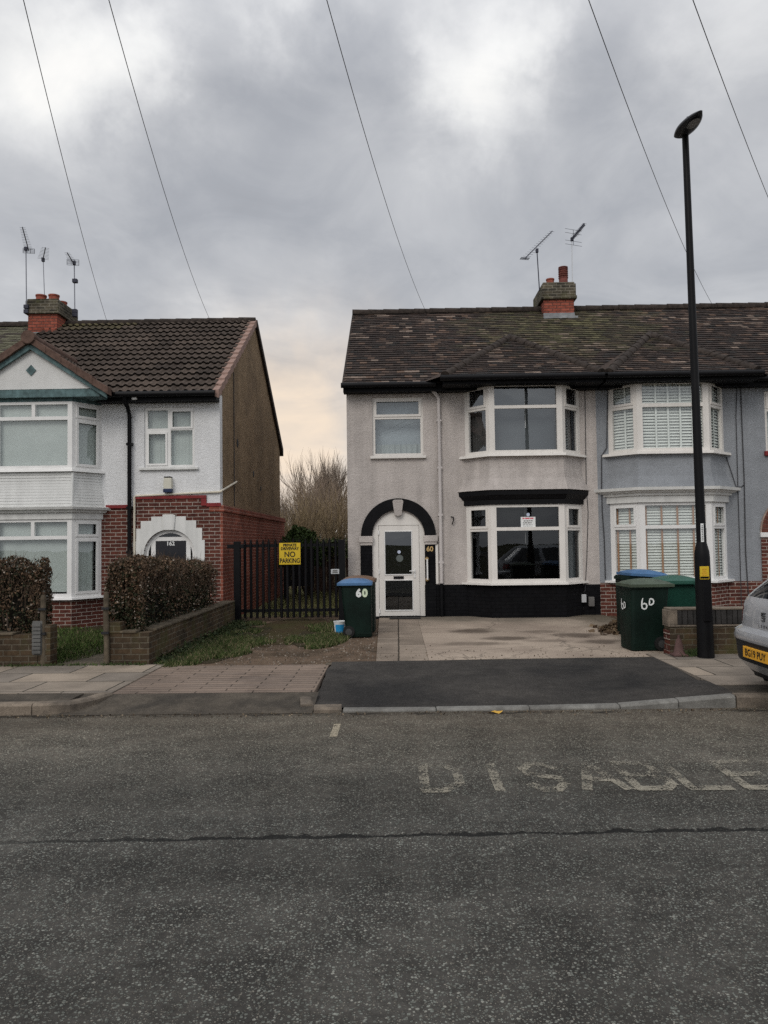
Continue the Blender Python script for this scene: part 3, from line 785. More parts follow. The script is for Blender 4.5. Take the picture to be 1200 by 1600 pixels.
m = MB(); m.lathe([(0.0, 0), (.036, 0), (.036, .003), (0.0, .003)], (sx_, 15.582, sz_), 18, 'y'); m.build('sticker', mt['pale_blue'], grey)
m = MB(); m.tube([(sx_-.05, 15.66, 2.36), (sx_-.05, 15.66, 1.95)], .006, 5); m.tube([(sx_-.05, 15.66, 1.83), (sx_-.05, 15.66, 1.60)], .008, 5); m.build('blind_cord', mt['upvc'], grey)

# small window upstairs
A, B = (SW0, YW+.045), (SW1, YW+.045); L = SW1-SW0
tz = XZ(620, 652, YW)[1]
fr = window_frame(grey, 'window', A, B, SZ0, SZ1, [(.06, L-.06, SZ0+.06, tz-.03, False), (.055, L-.055, tz+.03, SZ1-.055, True)], mt['upvc_warm'], mt['glass_up'])
m = MB(); m.box(SW0-.05, SW1+.05, YW-.07, YW+.05, SZ0-.055, SZ0); m.build('window_sill', mt['upvc_warm'], fr, bevel=.006)
sheet(fr, 'curtain', A, B, SZ0, SZ0+.28, mt['net'], k=.2, amp=.02)
sheet(fr, 'curtain', A, B, SZ0+.28, SZ1, mt['net_blue'], k=.26, amp=.0)

# front door
def fz(py, px=625): return XZ(px, py, YW)[1]
YD = YW+.07
df = MB()
jl0, jl1 = DX-DR, XZ(592.5, 900, YW)[0]
jr0, jr1 = XZ(655.5, 900, YW)[0], DX+DR
lt = fz(821)           # top of the leaf
d0 = fz(963)
df.box(jl0, jl1-.006, YD-.05, YD+.04, d0, DZS)
df.box(jr0+.006, jr1, YD-.05, YD+.04, d0, DZS)
N = 24                 # fanlight panel above the leaf: solid white, arched
arc = [(DX+DR*math.cos(PI*i/N), DZS+DR*math.sin(PI*i/N)) for i in range(N+1)]
top = [p for p in arc if p[1] >= lt]
lo = [(jl0, DZS), (jl1-.006, DZS), (jl1-.006, lt+.004), (jr0+.006, lt+.004), (jr0+.006, DZS), (jr1, DZS)]
df.prism(lo+arc[1:-1], lambda a, b, t: (a, t, b), YD-.05, YD+.04)
door = df.build('front_door', mt['upvc_warm'], grey, bevel=.004)
g1 = (XZ(601.5, 831, YW), XZ(643.5, 897, YW)); g2 = (XZ(602, 907.5, YW), XZ(645, 953, YW))
lf = MB(); o = jl1
lf.slab((jl1, YD-.04), (1, 0), jr0-jl1, d0+.01, lt, [(g1[0][0]-o, g1[1][0]-o, g1[1][1], g1[0][1]), (g2[0][0]-o, g2[1][0]-o, g2[1][1], g2[0][1])], 0, -.06)
lf.build('door_leaf', mt['upvc_warm'], door, bevel=.005)
for (a, b) in (g1, g2):
    g = MB(); g.face([(a[0]-.003, YD-.015, b[1]-.003), (b[0]+.003, YD-.015, b[1]-.003), (b[0]+.003, YD-.015, a[1]+.003), (a[0]-.003, YD-.015, a[1]+.003)])
    g.build('pane', mt['glass_door'], door, recalc=False)
    bd = MB()
    for s_ in ((a[0]-.018, a[0], b[1], a[1]), (b[0], b[0]+.018, b[1], a[1])): bd.box(s_[0], s_[1], YD-.052, YD-.041, s_[2], s_[3])
    bd.box(a[0]-.018, b[0]+.018, YD-.052, YD-.041, a[1], a[1]+.018); bd.box(a[0]-.018, b[0]+.018, YD-.052, YD-.041, b[1]-.018, b[1])
    bd.build('glazing_bead', mt['upvc'], door, bevel=.003)
a, b = XZ(615, 901, YW), XZ(631, 904, YW)
m = MB(); m.box(a[0], b[0], YD-.056, YD-.04, b[1]-.008, a[1]+.008); m.build('letter_plate', mt['black_gloss'], door, bevel=.004)
hx, hz = XZ(648, 894, YW)
m = MB(); m.box(hx-.018, hx+.018, YD-.052, YD-.04, hz-.12, hz+.06); m.tube([(hx, YD-.05, hz+.02), (hx, YD-.09, hz+.02), (hx-.11, YD-.09, hz+.025)], .010, 8)
m.build('door_handle', mt['upvc'], door, smooth=40)
m = MB()
for py in (832, 893, 955): zz = fz(py); m.box(jl1-.018, jl1+.012, YD-.062, YD-.04, zz-.045, zz+.045)
m.build('hinge', mt['upvc'], door, bevel=.005)
sx_, sz_ = XZ(623.5, 862.5, YW)
m = MB(); m.lathe([(0.0, 0), (.036, 0), (.036, .003), (0.0, .003)], (sx_, YD-.022, sz_), 18, 'y'); m.build('round_sticker', mt['pale_blue'], door)
sx_, sz_ = XZ(624.5, 872.5, YW)
m = MB(); m.lathe([(0.0, 0), (.075, 0), (.075, .003), (0.0, .003)], (sx_, YD-.022, sz_), 24, 'y'); m.build('round_sticker', M('frosted_sticker', (.10, .115, .11), rough=.6), door)
# arch, pilasters, capitals, keystone, step
m = MB()
A0 = math.radians(2); N = 40
a_out = [(DX+DRO*math.cos(PI*i/N), DZS+.04+DRO*math.sin(PI*i/N)) for i in range(N+1)]
a_in = [(DX+(DR+.0)*math.cos(PI*i/N), DZS+.04+(DR)*math.sin(PI*i/N)*.985) for i in range(N+1)]
for i in range(N):
    m.hexa([(a_in[i][0], YW-.045, a_in[i][1]), (a_out[i][0], YW-.045, a_out[i][1]), (a_out[i][0], YW-.001, a_out[i][1]), (a_in[i][0], YW-.001, a_in[i][1]),
            (a_in[i+1][0], YW-.045, a_in[i+1][1]), (a_out[i+1][0], YW-.045, a_out[i+1][1]), (a_out[i+1][0], YW-.001, a_out[i+1][1]), (a_in[i+1][0], YW-.001, a_in[i+1][1])])
m.build('door_arch', mt['black_paint'], grey)
capz0, capz1 = fz(851.5), DZS+.038
m = MB()
m.box(DX-DRO-.015, DX-DR-.0, YW-.04, YW-.001, .03, capz0); m.box(DX+DR, DX+DRO-.015, YW-.04, YW-.001, .03, capz0)
m.box(DX-DR-.02, DX+DR+.02, YW-.10, YW+.21, .03, d0)
m.build('door_surround', mt['black_brick'], grey)
for s_ in (-1, 1):
    m = MB(); x0, x1 = sorted((DX+s_*(DR-.02), DX+s_*(DRO+.04)))
    m.box(x0, x1, YW-.075, YW-.001, capz0+.06, capz1); m.box(x0+.02, x1-.02, YW-.055, YW-.001, capz0, capz0+.06)
    m.build('capital', mt['render_grey'], grey, bevel=.008)
m = MB(); m.box(DX+DRO-.012, DX+DRO+.045, YW-.03, YW-.001, fz(913), capz0); m.build('pilaster_trim', mt['upvc_warm'], grey, bevel=.004)
m = MB(); kz0, kz1 = fz(805), fz(781)
m.prism([(DX-.075, kz0), (DX, kz0-.025), (DX+.075, kz0), (DX+.115, kz1-.03), (DX+.08, kz1), (DX-.08, kz1), (DX-.115, kz1-.03)], lambda a, b, t: (a, t, b), YW-.085, YW-.001)
m.build('keystone', mt['render_grey'], grey, bevel=.01)
nx, nz = XZ(671.5, 858, YW)
m = MB(); add_text(m, '60', .145, (nx, YW-.05, nz), (1,0,0), (0,0,1), bold=.004); m.build('house_number', mt['brass'], grey)
gx = XZ(667.5, 890, YW)[0]; gz1, gz0 = XZ(668, 873, YW)[1], XZ(668, 905.5, YW)[1]
m = MB(); m.tube([(gx, YW-.10, gz0), (gx, YW-.10, gz1)], .018, 10); gr = m.build('grab_rail', mt['upvc'], grey, smooth=40)
m = MB()
for zz in (gz0, gz1): m.lathe([(.04, 0), (.04, -.02), (.03, -.05), (.0, -.075)], (gx, YW-.041, zz), 16, 'y')
m.build('rail_rose', mt['brass'], gr, smooth=40)
# rainwater pipe, lamps, cables, boxes
px_ = XZ(687, 750, YW)[0]; zt_ = XZ(683, 610, YW)[1]
m = MB(); m.tube([(px_-.17, YW-.22, EZ-.06), (px_-.16, YW-.2, zt_), (px_-.02, YW-.07, zt_-.14), (px_, YW-.06, zt_-.2), (px_, YW-.06, fz(912))], .038, 10)
for zz in (4.2, 3.2, 2.2, 1.2): m.box(px_-.05, px_+.05, YW-.09, YW-.002, zz, zz+.04)
m.build('downpipe', mt['grey_pipe'], grey, smooth=45)
m = MB(); m.tube([(px_, YW-.062, fz(912)), (px_, YW-.062, .1)], .04, 10); m.build('downpipe', mt['black_paint'], grey, smooth=45)
lx_, lz_ = XZ(612, 608, YW)
m = MB(); m.box(lx_-.03, lx_+.03, YW-.06, YW-.001, lz_+.0, lz_+.06); m.tube([(lx_, YW-.05, lz_+.02), (lx_+.03, YW-.16, lz_-.03)], [.03, .04], 10); m.build('security_light', mt['upvc'], grey, smooth=40)
lx_, lz_ = XZ(918, 603, YW)
m = MB(); m.box(lx_-.04, lx_+.04, YW-.12, YW-.001, lz_-.03, lz_+.04); m.tube([(lx_, YW-.1, lz_-.01), (lx_+.02, YW-.18, lz_-.04)], .03, 10); m.build('security_camera', mt['black_paint'], grey, smooth=40)
m = MB()
for (px0, py0), (px1, py1), (px2, py2) in (((914, 610), (916, 760), (919, 800)), ((919, 800), (917, 870), (914, 925))):
    m.tube([P(px0, py0, YW-.012), P(px1, py1, YW-.012), P(px2, py2, YW-.012)], .008, 5)
m.build('cable', mt['cable'], grey, smooth=60)
m = MB(); c0 = P(707, 812, YW-.02); m.tube([c0+Vector((-.03,0,.06)), c0+Vector((.02,-.03,.05)), c0+Vector((.015,-.05,-.02)), c0+Vector((-.01,-.02,-.1))], .012, 6); m.build('wall_hook', mt['black_paint'], grey, smooth=50)
for (pxc, pyc, w, h, mm) in ((912, 935, .10, .17, 'meter'), (924, 940, .12, .20, 'meter_dark')):
    c0 = P(pxc, pyc, YW-.05)
    m = MB(); m.box(c0.x-w/2, c0.x+w/2, YW-.09, YW-.012, c0.z-h/2, c0.z+h/2); m.build('utility_box', mt[mm], grey, bevel=.012)

# --- roofs
def terrace_roof(house, x0, x1, mossc, hip, apexX, seed):
    fn = plain_tile_col(mossc, 2.6, seed)
    mb = MB()
    O = Vector((x0, 15.72, EZ)); u = Vector((1,0,0)); v = Vector(VUP)
    tile_plane(mb, O, u, v, x1-x0, SLEN, .165, .150, .026, lambda a, b, r: fn(*(O+u*a+v*b)))
    # the hipped roof over the bay
    hx0, hx1 = hip; hz = EZ+.06; hy = 15.27
    ay = 18.05; az = EZ+(ay-15.72)*math.tan(SL)+.03
    hsl = math.atan((az-hz)/(ay-hy)); hv = Vector((0, math.cos(hsl), math.sin(hsl))); HL = math.hypot(az-hz, ay-hy)
    O2 = Vector((hx0, hy, hz)); W = hx1-hx0; ax = apexX-hx0
    tile_plane(mb, O2, u, hv, W, HL, .165, .150, .026, lambda a, b, r: fn(*(O2+u*a+hv*b+Vector((0,3,0)))),
               inside=lambda a, b: (ax*b/HL) <= a <= W-(W-ax)*b/HL)
    rf = mb.build('roof', mt['tile'], house, recalc=False)
    m = MB()      # side slopes of the little hip, the rear slope and the underside
    ap = (apexX, ay, az)
    m.face([(hx0, hy, hz), ap, (hx0-.45, 15.72, EZ+.012)]); m.face([(hx1, hy, hz), (hx1+.45, 15.72, EZ+.012), ap])
    m.face([(hx0, hy, hz-.004), (hx1, hy, hz-.004), (apexX, ay, az-.03)])
    m.face([(x0, RY, RZ), (x1, RY, RZ), (x1, BACK+.3, EZ-.1), (x0, BACK+.3, EZ-.1)])
    m.face([(x0, 15.72, EZ-.012), (x1, 15.72, EZ-.012), (x1, RY, RZ-.012), (x0, RY, RZ-.012)])
    m.build('roof_underlay', mt['tile_back'], rf, recalc=False)
    m = MB(); ridge_line(m, (x0, RY, RZ+.02), (x1, RY, RZ+.02), .12)
    m.build('ridge_tiles', mt['ridge'], rf, smooth=50)
    m = MB(); ridge_line(m, (hx0+.02, hy, hz+.0), (apexX, ay, az+.02), .105, .4); m.build('hip_tiles', mt['ridge'], rf, smooth=50)
    m = MB(); ridge_line(m, (hx1-.02, hy, hz), (apexX, ay, az+.02), .105, .4); m.build('hip_tiles', mt['ridge'], rf, smooth=50)
    # gutters and soffits
    m = MB()
    if house is grey: m.tube([(x0-.02, 15.66, EZ-.03), (hx0-.15, 15.66, EZ-.03)], .058, 10)
    else: m.tube([(hx1+.15, 15.66, EZ-.03), (x1, 15.66, EZ-.03)], .058, 10)
    m.tube([(hx0-.08, 15.22, EZ+.0), (hx1+.08, 15.22, EZ+.0)], .06, 10)
    m.build('gutter', mt['black_gloss'], house, smooth=40)
    m = MB()
    m.box(x0+.02, x1, 15.74, YW-.001, EZ-.16, EZ-.02)
    m.prism([(hx0-.02, 15.30), (hx1+.02, 15.30), (hx1+.02, 15.739), (hx0-.02, 15.739)], lambda a, b, t: (a, b, t), EZ-.12, EZ+.045)
    m.build('fascia', mt['black_paint'], house)
    return rf
terrace_roof(grey, LX-.07, PARTY, (4.1, 7.0), (1.0, 4.21), 2.78, 0.0)
terrace_roof(blue, PARTY, 11.56, (4.3, 7.0), (4.31, 7.35), 6.12, 0.0)
m = MB(); m.prism([(15.70, EZ-.06), (RY, RZ-.05), (RY, RZ+.02), (15.70, EZ+.012)], lambda a, b, t: (t, a, b), LX-.075, LX-.03)
m.build('verge', mt['ridge'], grey)
cx0, cx1 = XZ(850, 480, 19.55)[0], XZ(897, 480, 19.55)[0]
zcap0, zcap1 = P(870, 468, 19.55).z, P(870, 441, 19.55).z
pz = lambda py: P(870, py, 19.8).z
chimney_stack(grey, cx0, cx1, 19.55, 20.75, 7.42, zcap0, zcap1,
    [(XZ(859, 440, 19.85)[0], 19.8, .105, .17, 'pot'), (XZ(880, 430, 19.8)[0], 19.8, .125, pz(418)-zcap1, 'louvre'), (XZ(869, 440, 20.4)[0], 20.4, .10, .13, 'pot'), (cx1-.12, 20.45, .10, .12, 'pot')])
# aerials on this stack
fx, _ = XZ(842.5, 455, 19.7)
tip = P(839, 392, 19.6)
f_ = P(843, 455, 19.6)
yagi('television_aerial', 'long sloping aerial at the left of the terrace chimney, boom rising to the right', 'rooftop aerials', tuple(f_), tip.z-f_.z,
     (P(820, 404, 19.45)-tip), (P(863, 361, 19.75)-tip), 13, .13, (1, .25, .0), 'ant_dark', reflector=(.23, .11), lean=(tip.x-f_.x, 0))
f_ = P(894.5, 447, 20.3); tip = P(893.5, 374, 20.3)
yagi('television_aerial', 'aerial with a wide spread of rods on a thin pale mast, right of terrace chimney', 'rooftop aerials', tuple(f_), tip.z-f_.z,
     (P(896, 371, 20.25)-tip), (P(914, 349, 20.0)-tip), 11, .12, (1, .3, -.05), 'steel', r=.011, reflector=(.5, .42), xcross=True, lean=(tip.x-f_.x, 0))

# --- blue house
BAYB = [(4.50, 16.0), (4.97, 15.55), (6.44, 15.55), (6.92, 16.0)]
BX1 = 11.5
bz = XZ(1155, 908, YW)[1]; 
bwx0 = 7.80; bwz1, bwz0 = XZ(1197, 611, YW)[1], XZ(1197, 705, YW)[1]
bax = 8.45; baz = P(1190, 832, YW).z
m = MB()
m.slab((PARTY, YW), (1, 0), BAYB[0][0]-PARTY, bz, EZ, [], 0, -.22)
m.slab((BAYB[3][0], YW), (1, 0), BX1-BAYB[3][0], bz, EZ, [(bwx0-BAYB[3][0], bwx0+1.1-BAYB[3][0], bwz0, bwz1), (bax-.56-BAYB[3][0], bax+.56-BAYB[3][0], 0, baz+.56)], 0, -.22)
N = 20
for i in range(N):
    a0, a1 = PI*i/N, PI*(i+1)/N
    p0 = (bax+.56*math.cos(a0), baz+.56*math.sin(a0)); p1 = (bax+.56*math.cos(a1), baz+.56*math.sin(a1))
    m.face([(p1[0], YW, p1[1]), (p0[0], YW, p0[1]), (p0[0], YW, baz+.56), (p1[0], YW, baz+.56)])
    m.face([(p0[0], YW, p0[1]), (p1[0], YW, p1[1]), (p1[0], YW+.22, p1[1]), (p0[0], YW+.22, p0[1])])
m.box(PARTY, BX1, BACK-.2, BACK, 0, EZ)
m.prism([(YW+.001, .0), (BACK, .0), (BACK, EZ), (RY, RZ-.06), (YW+.001, EZ+.1)], lambda a, b, t: (t, a, b), BX1-.2, BX1)
m.build('wall', mt['render_blue'], blue)
m = MB(); m.box(PARTY+.02, BX1-.25, YW+.23, BACK-.25, 2.53, 2.62); bay_band(m, offset_line(BAYB, -.10, YW), YW, [(2.50, .0), (2.60, .0)]); m.box(PARTY+.02, BX1-.25, YW+.05, BACK-.25, .0, .1)
m.box(PARTY+.02, BX1-.25, YW+3.2, YW+3.3, .1, 4.9); m.box(PARTY+.02, BX1-.25, YW+.23, BACK-.25, 4.93, 4.97); m.build('interior_partitions', mt['room'], blue)
m = MB()
m.slab((PARTY, YW), (1, 0), BAYB[0][0]-PARTY, .0, bz, [], .012, -.2)
m.slab((BAYB[3][0], YW), (1, 0), BX1-BAYB[3][0], .0, bz, [(bax-.56-BAYB[3][0], bax+.56-BAYB[3][0], 0, bz+.1)], .012, -.2)
bay_band(m, BAYB, YW, [(.0, .0), (.75, .0)])
m.build('brick_base', mt['brick_red'], blue)
m = MB()       # brick arch and piers round the door
for i in range(26):
    a0, a1 = PI*(i+.07)/26, PI*(i+.93)/26
    pr = [(bax+.56*math.cos(a0), baz+.56*math.sin(a0)), (bax+.80*math.cos(a0), baz+.80*math.sin(a0)), (bax+.80*math.cos(a1), baz+.80*math.sin(a1)), (bax+.56*math.cos(a1), baz+.56*math.sin(a1))]
    m.prism(pr, lambda a, b, t: (a, t, b), YW-.03, YW-.001)
m.build('arch_bricks', M('arch_brick', (.12, .045, .033), var=.35, scale=8, rough=.9), blue)
m = MB(); m.prism([(bax+.83*math.cos(PI*i/24), baz+.83*math.sin(PI*i/24)) for i in range(25)]+[(bax+.56*math.cos(PI*i/24), baz+.56*math.sin(PI*i/24)) for i in range(24, -1, -1)], lambda a, b, t: (a, t, b), YW-.02, YW-.001)
m.build('arch_mortar', M('arch_mortar', (.30, .23, .19), var=.2, rough=.9), blue)
m = MB(); m.box(bax-.82, bax-.56, YW-.03, YW-.013, .0, baz-.1); m.build('door_pier', mt['brick_red'], blue)
m = MB(); m.box(bax+.56, bax+.82, YW-.03, YW-.013, .0, baz-.1); m.build('door_pier', mt['brick_red'], blue)
m = MB(); m.box(bax-.84, bax-.54, YW-.06, YW-.001, baz-.1, baz-.001); m.box(bax+.54, bax+.84, YW-.06, YW-.001, baz-.1, baz-.001); m.build('capital', mt['upvc'], blue, bevel=.006)
m = MB(); m.slab((bax-.56, YW+.1), (1, 0), 1.12, .1, baz+.56, [(.2, .92, 1.1, 1.95)], 0, -.06); bd_ = m.build('front_door', mt['upvc'], blue)
m = MB(); m.box(bax-.38, bax+.38, YW+.12, YW+.13, 1.1, 1.95); m.build('pane', mt['glass_dark'], bd_)
m = MB(); bay_band(m, BAYB, YW, [(2.72, .10), (2.80, .08), (2.95, .035), (3.15, .012), (3.40, .0)]); m.build('bay_apron', mt['render_blue'], blue, smooth=35)
m = MB(); bay_band(m, BAYB, YW, [(2.405, .05), (2.545, .05), (2.547, .09), (2.60, .10), (2.605, .14), (2.63, .16), (2.65, .22), (2.71, .23)]); m.build('bay_cornice', mt['white_wood'], blue)
m = MB(); bay_band(m, BAYB, YW, [(4.90, .0), (EZ+.02, .0)]); m.build('bay_head', mt['upvc'], blue)
tapes_mat = 'slat_white'
bay_windows(blue, BAYB, 3.455, 4.91, (4.375, 4.45), 'glass', 'upvc_warm', True, blinds=.062, tp=((.28, .45, .62, .79), (.55,)))
tapes_mat = 'tape'
bay_windows(blue, BAYB, .80, 2.40, (1.865, 1.935), 'glass', 'upvc', False, blinds=.058, tp=((.10, .32, .54, .76, .92), (.2, .62)))
m = MB(); bay_band(m, BAYB, YW, [(3.395, .11), (3.45, .10), (3.455, .0)]); m.build('window_sill', mt['upvc_warm'], blue)
m = MB(); bay_band(m, BAYB, YW, [(.752, .10), (.795, .10), (.80, .0)]); m.build('window_sill', mt['upvc'], blue)
fr = window_frame(blue, 'window', (bwx0, YW+.04), (bwx0+1.1, YW+.04), bwz0, bwz1, [(.06, 1.04, bwz0+.06, bwz0+.85, False), (.06, 1.04, bwz0+.92, bwz1-.06, True)], mt['upvc_warm'], mt['glass'])
sheet(fr, 'curtain', (bwx0, YW+.04), (bwx0+1.1, YW+.04), bwz0, bwz1, mt['net'], k=.15, amp=.015)
m = MB(); m.box(bwx0-.04, bwx0+1.14, YW-.06, YW+.05, bwz0-.1, bwz0); m.build('window_sill', mt['red_paint'], fr, bevel=.006)
def wallcab(pts, r=.008, Y=YW-.014):
    m = MB(); m.tube([P(a, b, Y) for a, b in pts], r, 5); m.build('cable', mt['cable'], blue, smooth=60)
wallcab([(950, 602), (948, 700), (940, 712), (940, 765), (941, 800), (944, 840), (946, 905)], .012)
wallcab([(941, 768), (950, 760), (954, 752), (954, 744)], .010)
wallcab([(1152, 600), (1150, 650), (1153, 760), (1159, 960)], .009)
wallcab([(1157, 598), (1160, 680), (1163, 755), (1165, 860), (1171, 960)], .012)
wallcab([(1163, 757), (1158, 761), (1150, 760), (1135, 714)], .009)
v0, v1 = XZ(1170.5, 597, YW), XZ(1184, 608, YW)
m = MB(); m.box(v0[0], v1[0], YW-.02, YW-.001, v1[1], v0[1])
for i in range(4):
    for j in range(3): x = v0[0]+.02+(v1[0]-v0[0]-.04)*i/4; z = v1[1]+.02+(v0[1]-v1[1]-.04)*j/3; m.box(x, x+.026, YW-.0225, YW-.0205, z, z+.026)
m.build('air_vent', mt['render_blue'], blue)

# ------------------------------------------------------------------ the white house on the left
YL = 15.3
LH1 = XZ(344, 800, YL)[0]          # its right-hand corner
LH0 = -8.9                         # party line
EL = XZ(330, 619, YL)[1]           # eaves
RYL, RZL = 19.2, P(395, 503, 19.2).z
BKL = 23.2
white = thing('semi_detached_house', 'white rendered house with red brick below, teal gable boards and a brown pebbledash side wall', 'house', (LH1, YL, .05))
m_ = lambda px, py, Y=YL: XZ(px, py, Y)
bw = 2.45                          # top of the brickwork
w0, w1 = m_(225.5, 637), m_(304, 730)
BAYL = [(-8.32, 15.3), (-7.95, 14.75), (-6.40, 14.75), (-6.03, 15.3)]
ax_, azs = m_(264.8, 868); ar = .53   # door arch
m = MB(); s0 = BAYL[3][0]
m.slab((s0, YL), (1, 0), LH1-s0, bw, EL+.05, [(w0[0]-s0, w1[0]-s0, w1[1], w0[1])], 0, -.22)
m.slab((LH0, YL), (1, 0), BAYL[0][0]-LH0, bw, EL+.05, [], 0, -.22)
m.build('wall', mt['render_white'], white)
m = MB()
m.slab((s0, YL), (1, 0), LH1-s0, .0, bw, [(ax_-ar-s0, ax_+ar-s0, 0, azs+ar)], .0, -.22)
m.slab((LH0, YL), (1, 0), BAYL[0][0]-LH0, .0, bw, [], 0, -.22)
N = 24
for i in range(N):
    a0, a1 = PI*i/N, PI*(i+1)/N
    p0 = (ax_+ar*math.cos(a0), azs+ar*math.sin(a0)); p1 = (ax_+ar*math.cos(a1), azs+ar*math.sin(a1))
    m.face([(p1[0], YL, p1[1]), (p0[0], YL, p0[1]), (p0[0], YL, azs+ar), (p1[0], YL, azs+ar)])
    m.face([(p0[0], YL, p0[1]), (p1[0], YL, p1[1]), (p1[0], YL+.2, p1[1]), (p0[0], YL+.2, p0[1])])
st0, st1 = m_(212, 780)[0], m_(323, 780)[0]
m.box(st0, st1, YL-.012, YL-.002, bw-.01, m_(270, 778)[1])
bay_band(m, BAYL, YL, [(.0, .0), (.62, .0)])
m.build('brickwork', mt['brick_red'], white)
m = MB()      # red painted course, stepped
rz1, rz0 = m_(270, 774.5)[1], m_(270, 779.5)[1]
m.box(st0, st1, YL-.035, YL-.013, rz0, rz1)
m.box(st1-.11, st1, YL-.030, YL-.013, bw, rz0-.001)
m.box(st1+.001, LH1+.02, YL-.035, YL-.001, bw-.02, bw+.055)
m.box(BAYL[3][0]+.1, m_(205, 790)[0], YL-.035, YL-.001, bw-.03, bw+.04)
m.build('painted_course', mt['red_paint'], white, bevel=.006)
m = MB()      # side wall: pebbledash gable
m.prism([(YL+.001, bw), (BKL, bw), (BKL, EL-.02), (RYL, RZL-.10), (YL+.001, EL+.02)], lambda a, b, t: (t, a, b), LH1-.22, LH1-.001)
gw = m.build('gable_wall', mt['pebbledash'], white)
m = MB(); m.box(LH1-.22, LH1+.05, YL+.001, BKL+.55, .0, bw-.12); m.box(LH1-.22, LH1+.09, YL-.03, BKL+.55, bw-.12, bw-.06); m.box(LH1-.22, LH1+.07, YL-.02, BKL+.55, bw-.06, bw+.01)
m.build('side_brickwork', mt['brick_side'], white)
m = MB(); m.box(LH0, LH1-.23, BKL-.2, BKL, 0, EL); m.box(LH0, LH0+.1, YL+.23, BKL-.21, 0, EL+.1)
m.box(LH0+.11, LH1-.23, YL+.23, BKL-.21, 2.3, 2.4); bay_band(m, offset_line(BAYL, -.1, YL), YL, [(2.25, .0), (2.4, .0)]); m.box(LH0+.11, LH1-.23, YL+.05, BKL-.21, 0, .1); m.box(LH0+.11, LH1-.23, YL+3.2, YL+3.3, .1, EL); m.box(LH0+.11, LH1-.23, YL+.23, BKL-.21, EL-.03, EL+.02)
m.build('interior_partitions', mt['room'], white)
m = MB()      # holes and stains in the pebbledash, old cable down the wall
for (py_, pz_, w, h) in ((17.0, 3.95, .12, .16), (18.9, 3.42, .10, .2), (19.9, 3.12, .08, .14)):
    m.tube([(LH1-.02, py_, pz_), (LH1+.008, py_, pz_)], [w, w*.8], 7)
m.build('wall_hole', mt['black_paint'], gw)
m = MB(); m.tube([(LH1+.012, 16.6, RZL-1.9), (LH1+.012, 16.6, bw+.05)], .010, 5); m.build('cable', mt['cable'], white)
m = MB()
ca = P(345, 768.5, YL-.03); cl_ = P(210, 775, YL-.03); cb = P(210, 872, YL-.03)
cu = Vector((LH1+.03, 16.75, 3.05))
m.tube([cb, cl_+Vector((0,0,-.03)), cl_+Vector((.03,0,0)), ca+Vector((-.02,0,0)), (LH1+.03, YL-.02, ca.z+.02), cu], .022, 8)
m.build('conduit', mt['cream_pipe'], white, smooth=40)

# upper bay: white boards under the window, teal beam and gable above
m = MB(); bay_band(m, BAYL, YL, [(2.455, .05), (2.52, .045), (2.75, .02), (3.0, .0), (3.13, .0)]); bp = m.build('bay_apron', mt['cladding'], white, smooth=35)
m = MB()
for k in range(11):
    z = 2.50+k*.057
    o = .045*max(0, (2.9-z)/.4)**1.3 if z < 2.9 else 0
    bay_band(m, BAYL, YL, [(z, o+.001), (z+.004, o+.011), (z+.045, o+.006), (z+.05, o+.001)], caps=False)
m.build('cladding_board', mt['cladding'], bp)
m = MB(); p = offset_line(BAYL, .03, YL)
for q in (p[1], p[2]): m.tube([(q.x, q.y-.0, 2.47), (q.x*1.0, q.y+.03, 3.12)], .03, 6)
m.build('corner_trim', mt['cladding'], bp)
m = MB(); bay_band(m, BAYL, YL, [(2.20, .03), (2.325, .03), (2.33, .08), (2.38, .10), (2.385, .15), (2.435, .17), (2.45, .10)]); m.build('bay_cornice', mt['white_wood'], white)
def net_curt(fr, i, A, B, z0, z1):
    sheet(fr, 'roller_blind', A, B, z0+.02 if i != 1 else z0+.03, z1, mt['net'], k=.10)
def net_curt2(fr, i, A, B, z0, z1):
    A = Vector(A); B = Vector(B)
    if i == 2: B = A.lerp(B, .82)
    sheet(fr, 'curtain', A, B, z0+(.1 if i == 1 else 0), z1, mt['net'], k=.11, amp=.004 if i == 1 else .015, waves=4)
bay_windows(white, BAYL, 3.19, 4.53, (4.165, 4.235), 'glass', 'upvc', True, side_sash=(True, True), mull=.09, dm=True, curt=net_curt)
bay_windows(white, BAYL, .66, 2.20, (1.80, 1.87), 'glass', 'upvc', False, side_sash=(True, True), mull=.09, dm=True, curt=net_curt2)
m = MB(); bay_band(m, BAYL, YL, [(3.135, .07), (3.185, .06), (3.19, .0)]); m.build('window_sill', mt['upvc'], white)
m = MB(); bay_band(m, BAYL, YL, [(.60, .0), (.615, .09), (.655, .08), (.66, .0)]); m.build('window_sill', mt['upvc'], white)
GY = 14.62; gcx = -7.175
apx = P(41, 533, GY); gfz = P(158, 612, GY).z; ghw = 1.50
m = MB(); bay_band(m, BAYL, YL, [(4.53, .0), (4.60, .0)]); m.box(gcx-1.36, gcx+1.36, GY+.02, YL-.001, 4.60, 4.75)
m.build('gable_beam', mt['teal'], white)
gs = (apx.z-gfz)/ghw
m = MB(); m.prism([(gcx-1.42, 4.765), (gcx+1.42, 4.765), (gcx, 4.765+1.42*gs)], lambda a, b, t: (a, t, b), GY+.05, GY+.30)
g_ = m.build('gable_panel', mt['gable_white'], white)
m = MB(); dcx, dcz = P(47, 578, GY).x, P(47, 578, GY).z
m.prism([(dcx-.10, dcz), (dcx, dcz-.11), (dcx+.10, dcz), (dcx, dcz+.11)], lambda a, b, t: (a, t, b), GY+.03, GY+.049); m.build('diamond', mt['teal'], g_)
m = MB()
